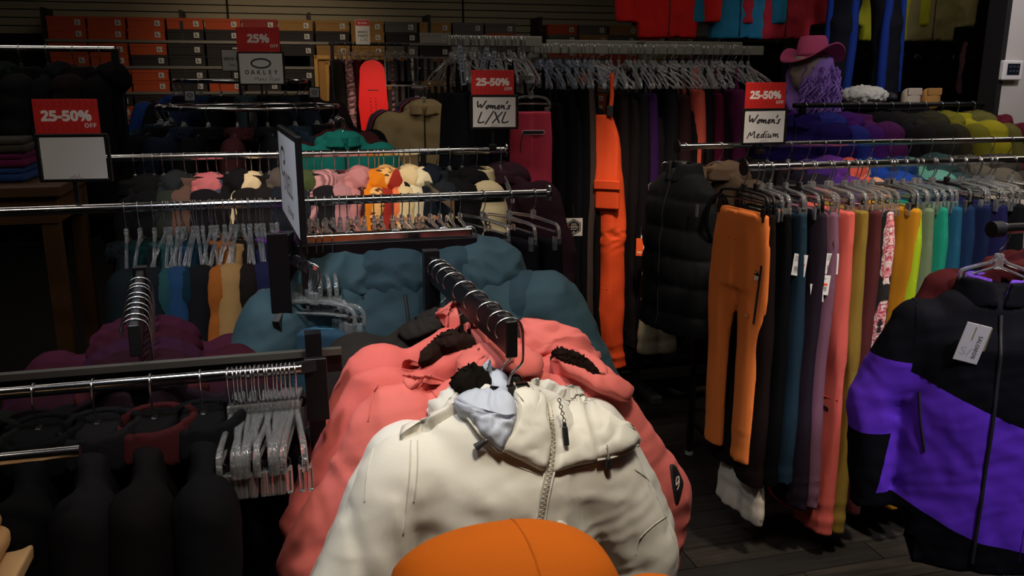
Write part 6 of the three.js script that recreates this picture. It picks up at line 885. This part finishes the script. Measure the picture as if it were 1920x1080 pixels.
// ---------------------------------------------------------------- mannequins and hats
const HAIR = cloth(0x8a68b8, { r: 0.6, b: 0 });
{
  const q = P(1512, 250, 4.55), t = thing('mannequin', 'mannequin bust in a purple jumper with a long curly purple wig', 'mannequin', V(q.x, 0, q.z), -0.25), y = 1.52;
  const head = nets((x, yy, z) => { let d = blob(x, yy, z, [0, 0.13, 0.01], [0.075, 0.115, 0.095]); d = smin(d, blob(x, yy, z, [0, 0.075, 0.04], [0.05, 0.06, 0.055]), 0.04); d = smin(d, blob(x, yy, z, [0, 0.11, 0.105], [0.012, 0.022, 0.018]), 0.02); d = smin(d, cone(x, yy, z, [0, 0.04, -0.01], [0, -0.1, -0.02], 0.05, 0.06), 0.03); for (const s of [-1, 1]) d = Math.max(d, -blob(x, yy, z, [s * 0.032, 0.135, 0.105], [0.016, 0.009, 0.012])); return smin(d, blob(x, yy, z, [0, 0.065, 0.092], [0.02, 0.006, 0.008]), 0.008); }, [-0.12, -0.14, -0.14], [0.12, 0.27, 0.15], 0.008).translate(0, y + 0.06, 0); part(t, 'head', head.rotateY(-1.1), plain(0x8c7a70, 0.5));
  const jf = jacketField({ y0: -0.02, sh: 0.18, hem: -0.62, fold: 0.008, seed: 41, front: 0.1, rear: 0.08 }); part(t, 'jumper', nets(jf, [-0.42, -0.66, -0.2], [0.42, 0.02, 0.24], 0.013).translate(0, y, 0), cloth(0x53207c)); part(t, 'stand', rod(V(0, 0, 0), V(0, y - 0.5, 0), 0.018), M.chrome); part(t, 'base', new THREE.CylinderGeometry(0.17, 0.18, 0.02, 28).translate(0, 0.01, 0), M.chrome);
  const wig = part(t, 'wig', nets((x, yy, z) => Math.max(blob(x, yy, z, [0, 0.05, -0.03], [0.125, 0.21, 0.12]) - 0.014 * noise3(x * 26, yy * 26, z * 26), -blob(x, yy, z, [-0.1, 0.06, 0.045], [0.06, 0.16, 0.06])), [-0.17, -0.2, -0.18], [0.17, 0.3, 0.12], 0.009).translate(0, y + 0.06, 0), HAIR), r = mulberry(3), cl = [];
  for (let i = 0; i < 170; i++) { const a = -1.1 + 0.7 + r() * 4.85, R = 0.112 + r() * 0.025, x0 = Math.sin(a) * R, z0 = Math.cos(a) * R * 0.95 - 0.02, yt = y + 0.2 - r() * 0.16, n = 13, c = [], ph = r() * 6, L = 0.26 + r() * 0.18, cr = 0.011 + r() * 0.008; for (let k = 0; k <= n; k++) { const s = k / n; c.push([x0 * (1 + 0.35 * s) + Math.cos(ph + s * 22) * cr, yt - s * L, z0 * (1 + 0.2 * s) + Math.sin(ph + s * 22) * cr]); } cl.push(tube(c, 0.0042, 4, 42)); } const cu = part(wig, 'curls', cl, HAIR); cu.userData = { kind: 'stuff' };
  const hat = thing('cowboy_hat', 'pink felt cowboy hat on the purple wig', 'hat', V(q.x, y + 0.245, q.z), -1.1); hat.rotation.z = 0.06; hat.scale.setScalar(0.84); const br = new THREE.CylinderGeometry(0.19, 0.19, 0.008, 48, 6); { const pa = br.attributes.position; for (let i = 0; i < pa.count; i++) { const x = pa.getX(i), z = pa.getZ(i), rr2 = x * x / 0.036; pa.setY(i, pa.getY(i) + 0.065 * rr2 * rr2 - 0.03 * z * z / 0.036); } br.computeVertexNormals(); }
  const PK = plain(0xb0436c, 0.85), crown = new THREE.LatheGeometry([[0.094, 0], [0.092, 0.05], [0.084, 0.1], [0.07, 0.122], [0.045, 0.12], [0.0, 0.104]].map(v => new THREE.Vector2(...v)), 40).scale(0.9, 1, 1.12); part(hat, 'brim', br, PK); part(hat, 'crown', crown, PK); part(hat, 'band', new THREE.TorusGeometry(0.093, 0.006, 6, 40).rotateX(Math.PI / 2).scale(0.9, 1.4, 1.12).translate(0, 0.012, 0), plain(0x8a2c52, 0.7));
}
{ // standing mannequin in dark trousers with blue panels
  const q = P(1605, 192, 5.0), y = q.y, ped = thing('pedestal', 'black display pedestal under the standing mannequin', 'pedestal', down(q), YAW); part(ped, 'body', box(0.6, y - 0.04, 0.4, 0, (y - 0.04) / 2, 0, 0.006), M.black); part(ped, 'top', box(0.64, 0.04, 0.44, 0, y - 0.02, 0, 0.006), plain(0x1a1a1c, 0.4));
  const t = thing('mannequin', 'standing mannequin in dark trousers with blue panels and a green jacket', 'mannequin', V(q.x, y, q.z), YAW - 0.2), DK = cloth(0x15171c), BLU = cloth(0x102c74), H = 0.82;
  for (const s of [-1, 1]) { const L = part(t, 'leg', nets((x, yy, z) => { const a = cone(x, yy, z, [s * 0.085, H, 0], [s * 0.13, 0.42, 0.015], 0.095, 0.078), b = cone(x, yy, z, [s * 0.13, 0.42, 0.015], [s * 0.145, 0.03, 0], 0.078, 0.085); return Math.max(smin(a, b, 0.03) - 0.008 * ridge(x * 9 + s, yy * 8, z * 9), 0.012 - yy); }, [-0.28, 0, -0.14], [0.28, H + 0.12, 0.14], 0.011), DK); part(L, 'side_panel', tube([[s * 0.1, 0.6, 0.08], [s * 0.09, 0.35, 0.078], [s * 0.1, 0.06, 0.07]], 0.026, 6, 16), BLU, 'bright blue side panel'); part(L, 'outer_panel', tube([[s * 0.205, 0.62, 0.02], [s * 0.212, 0.35, 0.03], [s * 0.225, 0.06, 0.02]], 0.02, 6, 16), BLU, 'bright blue outer panel'); part(L, 'boot', nets((x, yy, z) => smin(blob(x, yy, z, [s * 0.145, 0.03, 0.06], [0.045, 0.032, 0.1]), blob(x, yy, z, [s * 0.145, 0.05, 0], [0.05, 0.06, 0.06]), 0.02), [-0.25, -0.01, -0.09], [0.25, 0.13, 0.19], 0.009), M.rubber); }
  const jf = jacketField({ y0: -0.02, sh: 0.2, hem: -0.62, fold: 0.01, seed: 43, front: 0.12, rear: 0.1 }); part(t, 'jacket', nets(jf, [-0.45, -0.66, -0.2], [0.45, 0.02, 0.26], 0.014).translate(0, H + 0.6, 0), cloth(0x12381c)); part(t, 'neck', rod(V(0, H + 0.52, 0), V(0, H + 0.68, 0), 0.05), plain(0x3a3634, 0.5)); part(t, 'head', nets((x, yy, z) => smin(blob(x, yy, z, [0, 0.13, 0], [0.076, 0.115, 0.095]), blob(x, yy, z, [0, 0.07, 0.035], [0.05, 0.06, 0.055]), 0.04), [-0.1, -0.02, -0.12], [0.1, 0.27, 0.12], 0.012).translate(0, H + 0.64, 0), plain(0x3a3634, 0.5));
  const h = P(1617, 196, 4.68), w = thing('fur_hat', 'white faux fur hat on the pedestal edge', 'hat', V(h.x, y + 0.045, h.z), YAW); const fl = (x, yy, z) => blob(x, yy, z, [0, 0, 0], [0.135, 0.05, 0.1]) - 0.012 * noise3(x * 45, yy * 45, z * 45) - 0.006 * noise3(x * 110, yy * 110, z * 110); part(w, 'fur', nets(fl, [-0.17, -0.08, -0.13], [0.17, 0.09, 0.13], 0.0055), cloth(0xb9b8a8, { r: 1, b: 0 })); part(w, 'lining', new THREE.SphereGeometry(0.1, 20, 10).scale(1.1, 0.28, 0.8).translate(0, -0.035, 0), plain(0x8a8578, 0.9)); const pl = P(1617, 212, 4.68); const sh = thing('hat_shelf', 'narrow dark shelf carrying the white fur hat', 'shelf', V(h.x, 0, h.z), YAW); part(sh, 'board', box(0.42, 0.02, 0.24, 0, y - 0.012, 0, 0.003), M.black); part(sh, 'upright', box(0.03, y - 0.02, 0.03, 0, (y - 0.02) / 2, 0), M.blackSteel); part(sh, 'base', box(0.3, 0.02, 0.24, 0, 0.01, 0), M.blackSteel);
}
{ // rack of jackets in front of the mannequins
  const a = P(1488, 198, 4.3), t = rack('rear_rail_rack', 'black rack with violet to yellow jackets below the mannequins', down(along(a, RIGHT, 0.1))), L = 1.25; rackPart(t, 'rail', rod(a, along(a, RIGHT, L), 0.012), M.blackSteel); for (const k of [0.05, L - 0.05]) { const p = along(a, RIGHT, k); rackPart(t, 'leg', post(p, a.y, 0.026), M.blackSteel); rackPart(t, 'foot', box(0.05, 0.03, 0.5).rotateY(YAW).translate(p.x, 0.015, p.z), M.blackSteel); }
  [[0x241a5e, 'indigo jacket at the left of the black rear rack'], [0x2a2f8c, 'ultramarine jacket second on the black rear rack'], [0x4a1a72, 'violet jacket third on the black rear rack'], [0x5a2060, 'magenta purple jacket fourth on the black rear rack'], [0x1a191b, 'black jacket right of the magenta purple one'], [0x23201f, 'charcoal brown jacket on the black rear rack'], [0x2a2a22, 'olive black jacket on the black rear rack'], [0x343020, 'dark khaki jacket on the black rear rack'], [0x6a6414, 'mustard olive jacket left of the yellow one'], [0x9a9018, 'yellow jacket on the black rear rack'], [0x5e5a26, 'moss green jacket right of the yellow one'], [0x5a1422, 'crimson jacket at the right of the black rear rack']].forEach(([c, l], i) => { const p = along(a, RIGHT, 0.06 + i * 0.1); p.y += 0.012; shirtHanger('hanger in a jacket on the black rear rack', M.black, p, ACROSS + 0.35, 'hangers on the black rear rack', 0.18); jacket(JM[i % 3 ? 'shell' : 'puff'], 'jacket', l, cloth(c), V(p.x, p.y + 0.03, p.z), ACROSS + 0.4 + jit(0.15)); });
}
{ // backpacks on the display wall
  const D = 6.62, bw = (u, y, w = 6.44) => S(u, y, w), r = mulberry(61), bp = nets((x, y, z) => { const q = Math.pow(Math.pow(Math.abs(x) / 0.15, 3.5) + Math.pow(Math.abs(y + 0.24) / 0.23, 3.5) + Math.pow(Math.abs(z - 0.09) / 0.09, 3), 1 / 3.3); return Math.min((q - 1) * 0.09, blob(x, y, z, [0, -0.32, 0.16], [0.115, 0.1, 0.05])) - 0.006 * ridge(x * 7, y * 7, z * 7); }, [-0.18, -0.5, -0.02], [0.18, 0.02, 0.24], 0.012);
  const spots = [[4.75, 1.98, 0x0d0d10, 'black backpack upper left on the dark display wall'], [5.12, 1.98, 0x0c1016, 'black backpack with light blue straps, top middle of the display wall'], [5.5, 1.98, 0x101013, 'black backpack upper right of the display wall'], [4.92, 1.42, 0x121214, 'black backpack lower left on the display wall'], [5.34, 1.42, 0x0f0f12, 'black backpack lower middle on the display wall'], [5.85, 1.98, 0x0d0d0e, 'black backpack at the right end of the display wall']];
  spots.forEach(([u, y, c, l], i) => { const p = bw(u, y), t = thing('backpack', l, 'backpack', p, YAW); part(t, 'body', bp, cloth(c)); part(t, 'handle', tube([[-0.03, -0.02, 0.06], [-0.02, 0.02, 0.04], [0.02, 0.02, 0.04], [0.03, -0.02, 0.06]], 0.005, 6, 16), M.rubber); part(t, 'peg', rod(V(0, 0.015, 0.06), V(0, 0.015, -0.06), 0.004), M.wire); const sc = i === 1 ? plain(0x3a6a9c, 0.6) : plain(0x2a2a2e, 0.6); for (const s of [-1, 1]) part(t, 'strap', tube([[s * 0.05, -0.12, 0.18], [s * 0.11, -0.15, 0.175], [s * 0.145, -0.19, 0.12]], 0.006, 5, 14), sc); part(t, 'zip_pull', box(0.012, 0.03, 0.005, 0.04, -0.14, 0.185), i === 1 ? plain(0x8a8040, 0.5) : M.wire); });
  const sh = thing('price_shelf', 'dark wall shelf with a pale ticket strip below the backpacks', 'shelf', S(5.2, 1.42, 6.5), YAW); part(sh, 'board', box(1.6, 0.02, 0.16, 0, 0.012, 0, 0.003), M.blackSteel); part(sh, 'ticket_strip', box(0.75, 0.05, 0.006, -0.35, 0.0, 0.084), plain(0x8f96a0, 0.6)); for (let i = 0; i < 5; i++) part(sh, 'ticket', box(0.11, 0.036, 0.003, -0.64 + i * 0.145, 0, 0.0885), plain(0xb9bfc6, 0.7));
  const pk = thing('scarf', 'dusty pink printed scarf hanging by the backpacks', 'scarf', S(5.72, 1.95, 6.34), YAW); part(pk, 'cloth', nets((x, y, z) => blob(x, y, z, [0, -0.2, 0], [0.06, 0.22, 0.04]) - 0.014 * ridge(x * 22, y * 7, z * 22), [-0.09, -0.46, -0.08], [0.09, 0.05, 0.08], 0.01), cloth(0x9a6a70)); part(pk, 'peg', rod(V(0, 0.005, 0), V(0, 0.005, -0.2), 0.004), M.wire);
  [[1705, 190, 0xb3a58e, 'cream mug-shaped pouch on the shelf under the backpacks', 0], [1742, 190, 0xa5793e, 'tan leather pouch on the shelf under the backpacks', 1]].forEach(([x, y, c, l, k]) => { const p = P(x, y + 16, 4.9), t = thing('pouch', l, 'pouch', p, YAW); part(t, 'body', nets((X, Y, Z) => Math.pow(Math.pow(Math.abs(X) / 0.055, 3) + Math.pow(Math.abs(Y - 0.06) / 0.06, 3) + Math.pow(Math.abs(Z) / 0.035, 2.5), 0.36) * 0.035 - 0.035, [-0.07, -0.01, -0.05], [0.07, 0.13, 0.05], 0.006), cloth(c)); part(t, 'flap', box(0.09, 0.04, 0.012, 0, 0.1, 0.03, 0.005), cloth(c)); const b = thing('pouch_stand', k ? 'slim dark stand under the tan pouch' : 'slim dark stand under the cream pouch', 'stand', down(p), YAW); part(b, 'plate', box(0.14, 0.012, 0.1, 0, p.y - 0.008, 0), M.black); part(b, 'pole', rod(V(0, 0, 0), V(0, p.y - 0.01, 0), 0.012), M.blackSteel); part(b, 'base', new THREE.CylinderGeometry(0.1, 0.1, 0.015, 20).translate(0, 0.008, 0), M.blackSteel); });
  // coloured jackets displayed high up
  const hb = P(1200, -190, 5.3), rail = thing('ceiling_rail', 'high chrome rail under the ceiling with displayed jackets', 'rail', hb, YAW); part(rail, 'rail', rod(V(0, 0, 0), V(2.4, 0, 0), 0.012), M.chrome); for (const x of [0.1, 1.2, 2.3]) part(rail, 'drop_rod', rod(V(x, 0, 0), V(x, CEIL - hb.y - 0.005, 0), 0.006), M.wire);
  [[0.2, 0xc8201c, 'bright red jacket displayed high above the tall rack'], [0.66, 0x1f6e8e, 'teal blue jacket displayed high above the medium sign'], [0.98, 0x9c2230, 'rose red jacket displayed high right of the teal one'], [1.72, 0x8a8a18, 'yellow green jacket displayed high above the backpacks'], [2.06, 0x6b6440, 'khaki jacket displayed high at the right']].forEach(([s, c, l]) => { const p = along(hb, RIGHT, s); p.y += 0.012; shirtHanger('hanger of a jacket on the high ceiling rail', M.clear, p, YAW, 'hangers on the ceiling rail', 0.18); jacket(JM.fleece, 'jacket', l, cloth(c), p, YAW + jit(0.15)); });
}

shade(scene);
renderer.render(scene, camera);
